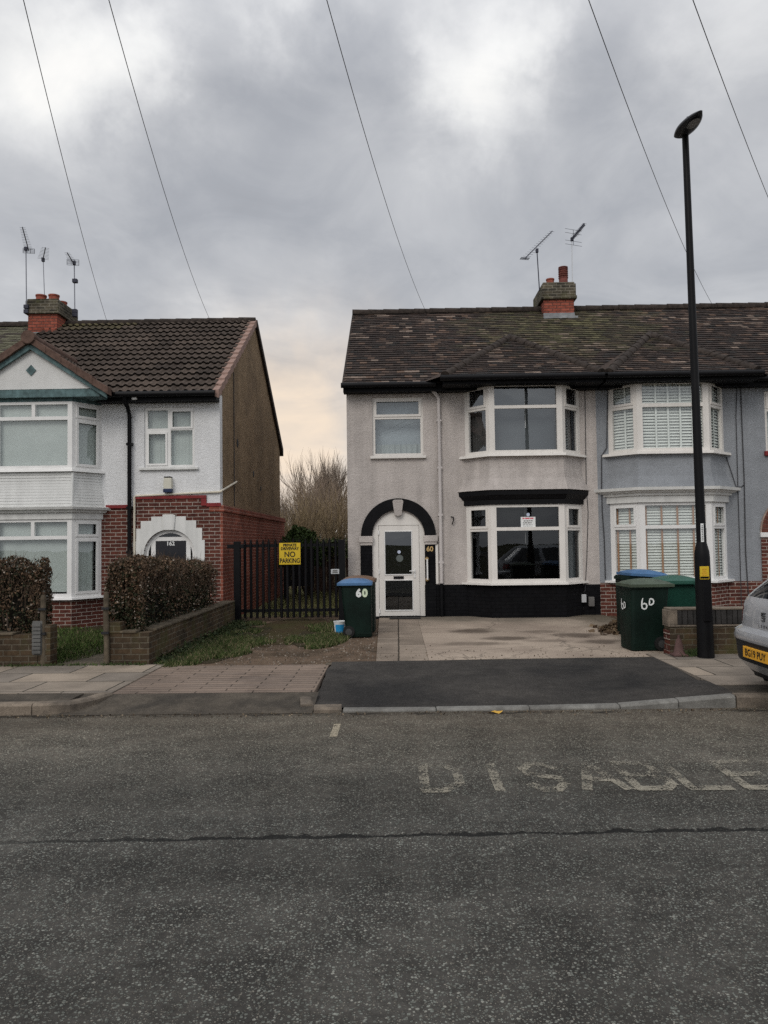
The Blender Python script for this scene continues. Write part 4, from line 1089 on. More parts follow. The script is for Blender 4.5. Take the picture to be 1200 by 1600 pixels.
for s_ in (-1, 1):
    m.prism([(gcx+s_*.002, apx.z), (gcx+s_*(ghw+.02), gfz), (gcx+s_*(ghw+.02), gfz-.13), (gcx+s_*.002, apx.z-.17)], lambda a, b, t: (a, t, b), GY-.03, GY+.02)
m.build('bargeboard', mt['teal'], white)
# main roof: concrete rolled tiles
SLL = math.atan((RZL-EL)/(RYL-15.02)); SLENL = math.hypot(RYL-15.02, RZL-EL)
def conc_col(x, b, r):
    k = rnd.random(); c = lerp3((.056, .043, .035), (.092, .070, .056), k)
    f = 1+.3*mnoise.noise(Vector((x*.7, b*.9, 3)))
    c = tuple(q*f for q in c)
    d = math.hypot((x-.9)/1.6, (b-SLENL+.2)/.7)+.5*mnoise.noise(Vector((x*2, b*2, 9)))
    if d < 1: c = lerp3(c, (.12, .105, .045), .75*(1-d)**.7)
    return c, tuple(q*.12 for q in c)  # front edges darkened to paint the shadow line under each tile lip
ex0 = LH0+.02; W_ = LH1-.02-ex0
mb = MB(); O = Vector((ex0, 15.02, EL+.02)); vL = Vector((0, math.cos(SLL), math.sin(SLL)))
roll_tiles(mb, O, (1,0,0), vL, W_, SLENL, .33, .335, .050, conc_col, amp=.034)
# gable roof over the bay runs back into the main roof
iy = 15.02+(apx.z-EL-.02)/math.tan(SLL)
for s_ in (-1, 1):
    e0 = Vector((gcx+s_*(ghw+.04), GY-.06, gfz+.02)); top0 = Vector((gcx, GY-.06, apx.z+.03))
    vv = (top0-e0); Lg = vv.length; vv.normalize()
    Lr = iy-GY+.25
    if s_ > 0:
        roll_tiles(mb, e0, (0,1,0), vv, Lr, Lg, .33, .335, .022, conc_col, inside=lambda a, b, Lr=Lr, Lg=Lg: a < .55+(Lr-.55)*b/Lg+.15)
    else:
        roll_tiles(mb, e0+Vector((0, Lr, 0)), (0,-1,0), vv, Lr, Lg, .33, .335, .022, conc_col, inside=lambda a, b, Lr=Lr, Lg=Lg: (Lr-a) < .55+(Lr-.55)*b/Lg+.15)
rfw = mb.build('roof', mt['tile_conc'], white, smooth=50, recalc=False)
m = MB()
m.face([(ex0, 15.02, EL-.0), (LH1, 15.02, EL-.0), (LH1, RYL, RZL-.02), (ex0, RYL, RZL-.02)])
m.face([(ex0, RYL, RZL), (LH1, RYL, RZL), (LH1, BKL+.25, EL-.1), (ex0, BKL+.25, EL-.1)])
for s_ in (-1, 1):
    m.face([(gcx, GY-.02, apx.z), (gcx+s_*ghw, GY-.02, gfz-.01), (gcx+s_*ghw, 15.2, gfz-.01), (gcx, iy, apx.z)])
m.build('roof_underlay', mt['tile_back'], rfw, recalc=False)
m = MB(); ridge_line(m, (ex0, RYL, RZL+.03), (LH1-.0, RYL, RZL+.03), .11); m.build('ridge_tiles', mt['ridge'], rfw, smooth=50)
m = MB(); ridge_line(m, (gcx, GY-.06, apx.z+.05), (gcx, iy, apx.z+.05), .12)
for s_ in (-1, 1):        # verge tiles stepping down the gable front
    k = 5
    for i in range(k):
        t0, t1 = i/k, (i+1)/k+.02
        a = Vector((gcx+s_*ghw*t0, 0, apx.z+(gfz-apx.z)*t0)); b = Vector((gcx+s_*(ghw+.04)*t1, 0, apx.z+(gfz-apx.z)*t1))
        dn = Vector((0, 0, 1)); w = .03 + .012*(i % 2)
        m.hexa([(a.x, GY-.09, a.z-.05), (b.x, GY-.10, b.z-.05), (b.x, GY+.1, b.z-.05), (a.x, GY+.1, a.z-.05),
                (a.x, GY-.09, a.z+.06+w), (b.x, GY-.10, b.z+.07+w), (b.x, GY+.1, b.z+.07+w), (a.x, GY+.1, a.z+.06+w)])
m.lathe([(.0, -.03), (.135, -.03), (.135, .12), (.0, .12)], (gcx, GY-.10, apx.z+.05), 14, 'y')
m.build('gable_ridge', mt['ridge_red'], rfw, bevel=.006)
m = MB(); k = 15       # dry verge units down the right-hand slope
for i in range(k):
    for (y0, y1, za, zb) in ((15.02, RYL, EL, RZL),):
        t0, t1 = i/k, (i+1)/k
        ya, yb = y0+(y1-y0)*t0, y0+(y1-y0)*t1; z0_, z1_ = za+(zb-za)*t0, za+(zb-za)*t1
        d = .035
        m.hexa([(LH1-.14, ya-.02, z0_-.01), (LH1+.05, ya-.02, z0_-.10), (LH1+.05, yb, z1_-.13), (LH1-.14, yb, z1_-.03),
                (LH1-.14, ya-.02, z0_+.075), (LH1+.05, ya-.02, z0_+.075), (LH1+.05, yb, z1_+.04), (LH1-.14, yb, z1_+.04)])
m.build('verge', mt['verge_pink'], rfw, bevel=.005)
m = MB(); m.hexa([(LH1-.1, RYL, RZL-.12), (LH1+.07, RYL, RZL-.12), (LH1+.07, BKL+.3, EL-.3), (LH1-.1, BKL+.3, EL-.3),
                  (LH1-.1, RYL, RZL+.05), (LH1+.07, RYL, RZL+.05), (LH1+.07, BKL+.3, EL-.08), (LH1-.1, BKL+.3, EL-.08)])
m.build('rear_verge', mt['ridge'], rfw)
m = MB(); m.tube([(gcx+ghw-.1, 14.97, EL-.0), (LH1-.02, 14.97, EL-.0)], .06, 10)
m.build('gutter', mt['black_gloss'], white, smooth=40)
m = MB(); m.box(BAYL[3][0], LH1-.01, 15.04, YL-.001, EL-.13, EL-.0); m.build('fascia', mt['black_paint'], white)
m = MB(); d1 = P(196, 628, YL-.25); d2 = P(202, 648, YL-.08)
m.tube([(d1.x, 14.98, EL-.05), (d1.x, 15.03, d1.z-.02), (d1.x+.03, 15.08, d1.z-.1), (d2.x, YL-.07, d2.z), (d2.x, YL-.07, .1)], .042, 10)
for z in (3.7, 2.4, 1.5): m.box(d2.x-.06, d2.x+.06, YL-.1, YL-.002, z, z+.05)
m.build('downpipe', mt['black_gloss'], white, smooth=45)
# small window
A, B = (w0[0], YL+.03), (w1[0], YL+.03); L = w1[0]-w0[0]; z0, z1 = w1[1], w0[1]
tz = z1-.43; md = L*.5-.01
fr = window_frame(white, 'window', A, B, z0, z1, [(.06, md-.05, z0+.06, tz-.09, True), (md+.03, L-.05, z0+.055, tz-.04, False), (.06, md-.03, tz+.0, z1-.055, False), (md+.04, L-.05, tz+.0, z1-.06, True)], mt['upvc'], mt['glass'], sash=.04)
m = MB(); a_ = m_(218, 733); b_ = m_(310, 733); m.box(a_[0], b_[0], YL-.06, YL+.03, z0-.05, z0); m.build('window_sill', mt['white_wood'], fr, bevel=.006)
sheet(fr, 'net_curtain', A, B, z0, z1, mt['net'], k=.12, amp=.008, waves=14)
# alarm box, lamp under the eaves
a_ = P(264, 757, YL)
m = MB(); m.prism([(-.075, .13), (-.085, -.02), (-.075, -.14), (.075, -.14), (.085, -.02), (.075, .13)], lambda a, b, t: (a_.x+a, t, a_.z+b), YL-.11, YL-.001)
al = m.build('alarm_box', M('alarm_cream', (.55, .53, .45), rough=.5), white, bevel=.012)
m = MB(); m.box(a_.x-.088, a_.x+.088, YL-.118, YL-.001, a_.z-.17, a_.z-.09); m.build('alarm_strobe', M('alarm_navy', (.02, .03, .07), rough=.3), al, bevel=.012)
m = MB(); m.box(a_.x-.07, a_.x+.07, YL-.112, YL-.001, a_.z+.13, a_.z+.155); m.build('alarm_cap', mt['black_paint'], al, bevel=.006)
a_ = P(212, 622, 15.1); m = MB(); m.box(a_.x-.05, a_.x+.05, 15.0, 15.1, a_.z-.05, a_.z+.02); m.build('eaves_lamp', mt['upvc'], white, bevel=.015)
# stepped white door surround with a round arch, door behind the hedge
m = MB()
steps = [(208, 845), (213.4, 826), (220.4, 813.7), (236.8, 807), (254.8, 803.8), (271.8, 807), (290.7, 813.5), (306.7, 825.5), (316, 844.5), (320, None)]
xs = [m_(s_[0], 830)[0] for s_ in steps]; zs = [m_(265, s_[1])[1] if s_[1] else 0 for s_ in steps]
for i in range(len(xs)-1):
    xa, xb, zt = xs[i], xs[i+1], zs[i]
    n = max(1, int((xb-xa)/.03))
    for k in range(n):
        x0, x1 = xa+(xb-xa)*k/n, xa+(xb-xa)*(k+1)/n
        def bot(x):
            t = (x-ax_)/ar
            return azs+ar*math.sqrt(max(0, 1-t*t)) if abs(t) < 1 else 0.0
        b0, b1 = bot(x0), bot(x1)
        m.face([(x0, YL-.02, b0), (x1, YL-.02, b1), (x1, YL-.02, zt), (x0, YL-.02, zt)])
        if b0 > 0 or b1 > 0: m.face([(x0, YL-.02, b0), (x0, YL+.2, b0), (x1, YL+.2, b1), (x1, YL-.02, b1)])
    m.face([(xa, YL-.02, zt), (xb, YL-.02, zt), (xb, YL, zt), (xa, YL, zt)])
for i in range(len(xs)):
    zl = zs[i-1] if i > 0 else 0; zr = zs[i] if i < len(xs)-1 else 0
    m.face([(xs[i], YL-.02, min(zl, zr)), (xs[i], YL, min(zl, zr)), (xs[i], YL, max(zl, zr)), (xs[i], YL-.02, max(zl, zr))])
m.prism([(ax_-.10, azs+ar-.01), (ax_+.10, azs+ar-.01), (ax_+.13, zs[4]-.01), (ax_-.13, zs[4]-.01)], lambda a, b, t: (a, t, b), YL-.045, YL-.021)
m.build('door_surround', mt['white_wood'], white)
m = MB(); YDL = YL+.12
dl0, dl1 = m_(241.5, 850)[0], m_(289.5, 850)[0]; dlt = m_(265, 845)[1]; ft0, ft1 = m_(265, 840.5)[1], m_(265, 835)[1]
ri = ar-.075
def ring(r0, r1, y0, y1):
    for i in range(28):
        a0, a1 = PI*i/28, PI*(i+1)/28
        q = lambda r, a, y: (ax_+r*math.cos(a), y, azs+r*math.sin(a))
        m.hexa([q(r0,a0,y0), q(r1,a0,y0), q(r1,a0,y1), q(r0,a0,y1), q(r0,a1,y0), q(r1,a1,y0), q(r1,a1,y1), q(r0,a1,y1)])
ring(ri, ar-.003, YDL-.06, YDL)
m.box(ax_-ar+.003, ax_-ri, YDL-.06, YDL, .1, azs); m.box(ax_+ri, ax_+ar-.003, YDL-.06, YDL, .1, azs)
m.box(dl0-.09, dl0, YDL-.055, YDL-.005, .1, ft0-.0); m.box(dl1, dl1+.09, YDL-.055, YDL-.005, .1, ft0-.0)
m.box(dl0-.10, dl1+.10, YDL-.052, YDL-.005, dlt, ft0+.02)
dfw = m.build('front_door', mt['upvc'], white)
m = MB(); m.prism([(ax_+ri*math.cos(PI*i/28), azs+ri*math.sin(PI*i/28)) for i in range(29)]+[(ax_-ri, .1), (ax_+ri, .1)], lambda a, b, t: (a, t, b), YDL-.03, YDL-.028)
m.build('pane', mt['glass_dark'], dfw)
m = MB(); m.box(dl0+.001, dl1-.001, YDL-.05, YDL-.04, 1.0, dlt-.001); m.build('door_leaf', M('door_black', (.008,.009,.013), rough=.25, spec=.5), dfw)
nx, nz = m_(265, 849.5)
m = MB(); add_text(m, '162', .115, (nx, YDL-.056, nz), (1,0,0), (0,0,1), bold=.003); m.build('door_number', mt['sign_white'], dfw)
# chimney shared at the party line
cyl = 18.65
c0, c1 = XZ(44, 480, cyl)[0], XZ(89, 480, cyl)[0]
zc0, zc1 = P(60, 491, cyl).z, P(60, 467, cyl).z
chimney_stack(white, c0, c1, cyl, 19.75, 6.9, zc0, zc1, [(XZ(63, 460, 18.85)[0], 18.9, .13, .17, 'pot'), (XZ(83, 460, 18.85)[0], 18.9, .13, .17, 'pot'), (XZ(96, 465, 19.4)[0], 19.45, .12, .17, 'pot'), (XZ(72, 465, 19.4)[0], 19.45, .12, .10, 'pot')])
G_ = 'rooftop aerials'
f_ = P(41.5, 490, 18.6); tip = P(40.5, 389, 18.6)
yagi('television_aerial', 'tallest aerial on the left-hand chimney, at its left corner, boom pointing up to the left', 'rooftop aerials', tuple(f_), tip.z-f_.z, P(45, 392, 18.5)-tip, P(35, 355, 17.6)-tip, 14, .12, (1, .1, -.06), 'alu', reflector=(.28, .12), lean=(tip.x-f_.x, 0), bracket=(.05, .17))
f_ = P(69.5, 462, 19.3); tip = P(67.5, 406, 19.3)
yagi('television_aerial', 'short thin aerial without a grid, in the middle above the left-hand chimney pots', 'rooftop aerials', tuple(f_), tip.z-f_.z, P(67, 406, 19.2)-tip, P(71, 387, 18.2)-tip, 9, .17, (1, .05, -.18), 'alu', r=.010, lean=(tip.x-f_.x, 0))
f_ = P(117, 494, 19.3); tip = P(116, 411, 19.3)
yagi('television_aerial', 'aerial right of the left-hand chimney with a box half way up its mast', 'rooftop aerials', tuple(f_), tip.z-f_.z, P(114, 410, 19.2)-tip, P(105, 395, 18.3)-tip, 7, .12, (1, .1, -.05), 'alu', reflector=(.30, .15), lean=(tip.x-f_.x, 0), bracket=(.03, .13, .93))

# neighbour beyond the party line: only its mossy roof shows
nb = thing('semi_detached_house', 'house at the left edge whose mossy pale tiled roof shows behind the white gable', 'house', (LH0, YL, .05))
m = MB(); m.slab((-14.2, YL), (1, 0), 14.2+LH0-.01, bw, EL+.05, [], 0, -.2); m.box(-14.2, LH0-.01, BKL-.2, BKL, 0, EL); m.box(-14.2, -14.0, YL+.01, BKL-.21, 0, EL)
m.build('wall', mt['render_white'], nb)
m = MB(); m.slab((-14.2, YL), (1, 0), 14.2+LH0-.01, 0, bw, [], .0, -.2); m.build('brickwork', mt['brick_red'], nb)
def moss_col(x, b, r):
    c = lerp3((.085, .08, .05), (.13, .125, .085), rnd.random())
    if rnd.random() < .25: c = (.06, .05, .04)
    return c, tuple(q*.35 for q in c)
mb = MB(); tile_plane(mb, (-14.2, 15.02, EL+.0), (1,0,0), vL, 14.2+LH0-.0, SLENL, .2, .14, .018, moss_col)
rn = mb.build('roof', mt['tile'], nb, recalc=False)
m = MB(); ridge_line(m, (-14.2, RYL, RZL+.02), (LH0, RYL, RZL+.02), .12); m.build('ridge_tiles', mt['ridge'], rn, smooth=50)
m = MB(); m.face([(-14.2, RYL, RZL-.01), (LH0, RYL, RZL-.01), (LH0, BKL+.2, EL), (-14.2, BKL+.2, EL)]); m.face([(-14.2, 15.02, EL-.02), (LH0, 15.02, EL-.02), (LH0, RYL, RZL-.03), (-14.2, RYL, RZL-.03)]); m.build('roof_underlay', mt['tile_back'], rn, recalc=False)

# ------------------------------------------------------------------ garden walls, posts, hedges
gw1 = thing('garden_wall', 'low brick garden wall beside the dirt drive, running from the pavement back to the white house', 'garden wall', (-3.3, 9.95, 0))
xl, xr = P(168, 1010, 9.95).x, P(233, 1010, 9.95).x
gt = P(200, 989, 9.95).z
m = MB(); m.box(xl, xr, 9.95, 10.17, 0, gt); m.box(xr-.22, xr, 10.171, 15.2, 0, gt); m.build('brickwork', mt['brick_wall'], gw1)
m = MB()
def coping_run(x0, x1, y0, y1, z, step, along):
    n = int(((x1-x0) if along == 'x' else (y1-y0))/step)
    for i in range(n):
        j = rnd.uniform(-.006, .006)
        if along == 'x': m.box(x0+i*step, x0+(i+1)*step-.008, y0+j, y1+j, z, z+.03+j)
        else: m.box(x0+j, x1+j, y0+i*step, y0+(i+1)*step-.008, z, z+.03+j)
coping_run(xl+.17, xr+.02, 9.93, 10.19, gt, .225, 'x'); coping_run(xr-.24, xr+.02, 10.2, 15.15, gt, .225, 'y')
m.build('coping', mt['timber'], gw1, bevel=.006)
m = MB(); m.box(xl-.02, xl+.17, 9.94, 10.18, gt, gt+.14); m.build('end_brick', mt['brick_wall'], gw1)
x2 = P(58, 1010, 9.9).x
gw2 = thing('garden_wall', 'low brick garden wall at the far left under the left-hand hedge', 'garden wall', (x2, 9.9, 0))
m = MB(); m.box(-14, x2, 9.9, 10.12, 0, .50); m.box(x2-.02, x2+.17, 9.91, 10.11, .0, .62); m.build('brickwork', mt['brick_wall'], gw2)
m = MB(); coping_run(-10, x2-.16, 9.88, 10.14, .5, .225, 'x'); m.build('coping', mt['timber'], gw2, bevel=.006)
m = MB(); px_ = P(58, 1000, 9.88).x
for i in range(8): m.box(px_-.06, px_+.05, 9.86, 9.895, .26+i*.05, .30+i*.05)
m.box(px_-.07, px_+.06, 9.895, 9.909, .24, .68); m.build('gate_bracket', M('bracket_grey', (.11, .11, .105), var=.3, rough=.7), gw2)
def post(px, label, h, y):
    x = P(px, 1000, y).x
    t = thing('gate_post', label, 'post', (x, y, 0), 'gate posts of the garden path')
    m = MB(); r = .038
    m.tube([(x, y, 0), (x+.01, y, .3), (x-.005, y, h*.7), (x, y, h-.03), (x, y, h)], [r*1.1, r, r*.92, r*.9, r*.6], 9)
    m.build('shaft', mt['timber'], t, smooth=50)
    for zz in (.50, .82):
        m = MB(); m.box(x-.048, x+.048, y-.052, y-.02, zz, zz+.03); m.build('hinge_strap', mt['car_dark'], t)
post(67.5, 'weathered timber gate post left of the garden path opening', 1.02, 9.93)
post(166, 'weathered timber gate post right of the garden path opening', 1.05, 9.93)
gw3 = thing('garden_wall', 'low brick wall with dark brick-on-edge top behind the lamp post', 'garden wall', (3.72, 10.28, 0))
rt = P(1100, 953, 10.28).z
rx = P(1047, 985, 10.28).x
m = MB(); m.box(rx, 11.5, 10.28, 10.5, 0, rt-.22); m.build('brickwork', mt['brick_wall'], gw3)
m = MB(); x = rx+.10
while x < 11.3:
    w = rnd.uniform(.062, .07); j = rnd.uniform(-.004, .004); m.box(x, x+w, 10.275+j, 10.505+j, rt-.195, rt-.005+j); x += w+.008
m.build('soldier_course', M('soldier_brick', (.035, .033, .032), var=.4, scale=9, rough=.85, bump=.3), gw3, bevel=.005)
m = MB(); m.box(rx-.02, 11.5, 10.265, 10.515, rt-.222, rt-.198); m.box(rx, 11.5, 10.27, 10.51, rt, rt+.025); m.box(rx-.02, rx+.10, 10.268, 10.512, rt-.197, rt-.001); m.build('mortar_bed', mt['kerb'], gw3, bevel=.006)
m = MB()
for i in range(8):
    z = .02+i*.068; o = rnd.uniform(.0, .03)
    if z+.06 < rt-.23: m.box(rx-.03+o, rx-.001, 10.29, 10.49, z, z+.058)
m.build('toothed_brick', mt['brick_red'], gw3, bevel=.008)

def leaf_card(mb, p, s, col):
    a = Vector((rnd.gauss(0,1), rnd.gauss(0,1), rnd.gauss(0,1))).normalized(); b = a.orthogonal().normalized()
    b = Matrix.Rotation(rnd.uniform(0, 6.28), 3, a) @ b; c = a.cross(b)
    n = len(mb.v); w = s*.42
    mb.v.extend([tuple(p-b*s*.6), tuple(p+c*w), tuple(p+b*s*.6), tuple(p-c*w)]); mb.f.append((n, n+1, n+2, n+3)); mb.c.append(col)
def hedge(name, label, x0, x1, y0, y1, z0, ztop, n, seed, rx=.12):
    t = thing(name, label, 'hedge', ((x0+x1)/2, (y0+y1)/2, 0), 'clipped front hedges')
    lb = MB(); tw = MB(); core = MB()
    def top(x, y):
        e = min(x-x0, x1-x, y-y0, y1-y)
        return ztop(x, y)-.18*max(0, 1-max(e, 0)/.25)**2+.07*mnoise.noise(Vector((x*3, y*3, seed)))
    for i in range(n):
        x = rnd.uniform(x0, x1); y = rnd.uniform(y0, y1); zt = top(x, y)
        k = rnd.random()
        if k < .30: z = zt-abs(rnd.gauss(0, .05))
        elif k < .60: z = rnd.uniform(z0, zt); y = y0+abs(rnd.gauss(0, .06))
        elif k < .86: z = rnd.uniform(z0, zt); x = (x1-abs(rnd.gauss(0, .06))) if rnd.random() < .8 else x0+abs(rnd.gauss(0, .06))
        else: z = rnd.uniform(z0, zt)
        d = mnoise.noise(Vector((x*5, y*5, z*5+seed)))*.09
        if mnoise.noise(Vector((x*7+5, y*7, z*7+seed))) < -.34 and rnd.random() < .7: continue
        h = (z-z0)/(zt-z0+1e-6)
        u = rnd.random()
        g = mnoise.noise(Vector((x*2.2, y*2.2, z*2.2+seed*3)))
        if u < .50+.5*(h-.5)+.3*g:
            col = lerp3((.048, .031, .019), (.17, .108, .066), rnd.random()**1.6)
        elif u < .94: col = lerp3((.012, .016, .007), (.032, .036, .016), rnd.random())
        else: col = lerp3((.20, .15, .11), (.36, .31, .26), rnd.random())
        leaf_card(lb, Vector((x+(d if x > (x0+x1)/2 else -d)*.6, y-d*.5, z+d*.4)), rnd.uniform(.014, .042), col)
    for i in range(n//11):
        x = rnd.uniform(x0, x1); y = rnd.uniform(y0, y1); zt = top(x, y)
        p = Vector((x, y, zt-rnd.uniform(.05, .5))); q = p+Vector((rnd.gauss(0, .06), rnd.gauss(0, .06), rnd.uniform(.1, .3)))
        q.z = min(q.z, zt+abs(rnd.gauss(0, .07)))
        tw.tube([p, q], [.004, .0015], 3, cap=False, col=lerp3((.05, .035, .025), (.12, .085, .06), rnd.random()))
    for i in range(14):
        x = rnd.uniform(x0+.05, x1-.05); y = rnd.uniform(y0+.05, y1-.05)
        tw.tube([(x, y, 0), (x+rnd.gauss(0,.05), y+rnd.gauss(0,.05), z0+.3)], [.018, .01], 5, cap=False, col=(.06, .045, .035))
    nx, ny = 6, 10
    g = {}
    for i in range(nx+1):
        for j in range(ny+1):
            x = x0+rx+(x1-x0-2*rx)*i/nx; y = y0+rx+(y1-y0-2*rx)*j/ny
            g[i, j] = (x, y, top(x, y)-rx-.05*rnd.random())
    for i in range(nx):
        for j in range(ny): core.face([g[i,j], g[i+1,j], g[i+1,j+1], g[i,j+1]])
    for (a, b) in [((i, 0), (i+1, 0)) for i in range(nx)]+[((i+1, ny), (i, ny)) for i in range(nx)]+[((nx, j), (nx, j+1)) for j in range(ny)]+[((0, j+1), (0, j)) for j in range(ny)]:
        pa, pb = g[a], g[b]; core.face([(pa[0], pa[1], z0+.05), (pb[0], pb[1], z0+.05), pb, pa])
    lb.build('leaves', mt['leaf'], t, recalc=False); tw.build('twigs', mt['twig'], t, recalc=False)
    core.build('inner_growth', M('hedge_core', (.012, .010, .007), var=.5, scale=25, rough=1.0, bump=1, bscale=40, bdist=.05), t)  # dark shell added inside to stand for the hedge's shaded interior
hx0, hx1 = P(168, 930, 10.2).x, P(338, 900, 14.3).x+.02
hedge('hedge', 'brown and dark green hedge above the low brick wall beside the dirt drive', hx0, hx1, 10.12, 14.35, .48, lambda x, y: 1.53-.045*(y-10.1), 26000, 2.0)
hx2 = P(80, 940, 10.42).x
hedge('hedge', 'brown twiggy hedge at the left edge in front of the bay window', -7.6, hx2, 10.05, 10.45, .45, lambda x, y: 1.52-.5*max(0, (x-(hx2-.35))/.35)**2*.55, 21000, 5.0)

# ------------------------------------------------------------------ palisade gate and its signs
YG = 15.65
gate = thing('palisade_gate', 'black steel palisade gate across the drive between the two houses', 'gate', (-3.2, YG, .05))
m = MB(); x0 = P(371, 910, YG-.3).x
ptop = P(373, 846, YG-.3).z
m.box(x0-.065, x0+.065, YG-.36, YG-.23, .02, ptop); m.box(x0-.2, x0+.14, YG-.35, YG-.24, ptop-.14, ptop-.06); m.build('gate_post', mt['black_gloss'], gate, bevel=.006)
xe = LX-.09
m = MB(); m.box(xe-.09, xe+.05, YG-.05, YG+.08, .02, P(535, 843, YG).z); m.build('gate_post', mt['black_gloss'], gate, bevel=.006)
xg0 = P(383, 900, YG).x; npal = 16
zt, zb, zr1, zr0 = P(460, 842, YG).z, P(460, 965, YG).z, P(460, 852, YG).z, P(460, 953.5, YG).z
for i in range(npal):
    x = xg0+(xe-.14-xg0)*i/(npal-1)
    m = MB(); w = .029; lean = rnd.uniform(-.004, .004)
    prof = [(-w, .012), (-w*.55, -.012), (w*.55, -.012), (w, .012)]
    vs = []
    for z, k in ((zb, 1), (zt-.07, 1), (zt+rnd.uniform(-.01,.01), .35)):
        vs += [(x+a*k+lean*(z-zb), YG+b-.03, z) for a, b in prof]+[(x+a*k+lean*(z-zb), YG+b-.026, z) for a, b in reversed(prof)]
    fs = []
    for r in range(2):
        for q in range(8): fs.append((r*8+q, r*8+(q+1) % 8, (r+1)*8+(q+1) % 8, (r+1)*8+q))
    fs.append(tuple(range(16, 24)))
    m.idx(vs, fs); m.build('pale', mt['black_gloss'], gate)
for z in (zr1, zr0):
    m = MB(); m.box(x0, xe, YG-.012, YG+.028, z-.03, z+.03); m.build('rail', mt['black_gloss'], gate)
a_, b_ = P(436, 848.5, YG-.07), P(469.5, 882, YG-.07)
sg = thing('parking_sign', 'yellow sign on the gate reading PRIVATE DRIVEWAY NO PARKING', 'sign', ((a_.x+b_.x)/2, YG-.06, b_.z))
m = MB(); m.box(a_.x, b_.x, YG-.062, YG-.05, b_.z, a_.z); m.build('sign_board', mt['yellow'], sg, bevel=.004)
m = MB(); cx = (a_.x+b_.x)/2; H_ = a_.z-b_.z
for txt, f, s_, sx in (('PRIVATE', .89, .080, .92), ('DRIVEWAY', .73, .080, .92), ('NO', .46, .155, .95), ('PARKING', .17, .135, .74)):
    add_text(m, txt, s_, (cx, YG-.065, b_.z+H_*f), (1,0,0), (0,0,1), bold=.0035, sx=sx)
m.build('lettering', mt['sign_black'], sg)
a_ = P(523.5, 893, YG-.07)
lp = thing('small_plate', 'small grey plate fixed to the right end of the black gate', 'sign', (a_.x, YG-.06, a_.z))
m = MB(); m.box(a_.x-.085, a_.x+.085, YG-.062, YG-.05, a_.z-.05, a_.z+.05); m.build('plate', mt['meter'], lp, bevel=.004)
m = MB(); m.box(a_.x-.055, a_.x+.055, YG-.065, YG-.063, a_.z-.03, a_.z-.005); m.box(a_.x-.05, a_.x+.05, YG-.065, YG-.063, a_.z+.005, a_.z+.03); m.build('lettering', mt['meter_dark'], lp)

# ------------------------------------------------------------------ wheelie bins
def bin_body(W0, D0, W1, D1, H, r=.05):
    m = MB(); rings = []
    def ring(w, d, z, rr):
        pts = []
        for cx, cy, a0 in ((w/2-rr, d/2-rr, 0), (-w/2+rr, d/2-rr, 90), (-w/2+rr, -d/2+rr, 180), (w/2-rr, -d/2+rr, 270)):
            for k in range(5):
                a = math.radians(a0+k*22.5); pts.append((cx+rr*math.cos(a), cy+rr*math.sin(a), z))
        return pts
    lv = [(W0-.03, D0-.03, 0), (W0, D0, .015), (W0+(W1-W0)*.9, D0+(D1-D0)*.9, H-.11), (W1-.01, D1-.01, H-.10), (W1+.03, D1+.03, H-.095), (W1+.03, D1+.03, H-.05), (W1+.0, D1+.0, H-.045), (W1, D1, H-.03)]
    vs = []; fs = []
    for w, d, z in lv: vs += ring(w, d, z, r)
    n = 20
    for i in range(len(lv)-1):
        for k in range(n): fs.append((i*n+k, i*n+(k+1) % n, (i+1)*n+(k+1) % n, (i+1)*n+k))
    fs.append(tuple(range(n-1, -1, -1))); fs.append(tuple((len(lv)-1)*n+k for k in range(n)))
    m.idx(vs, fs)
    return m
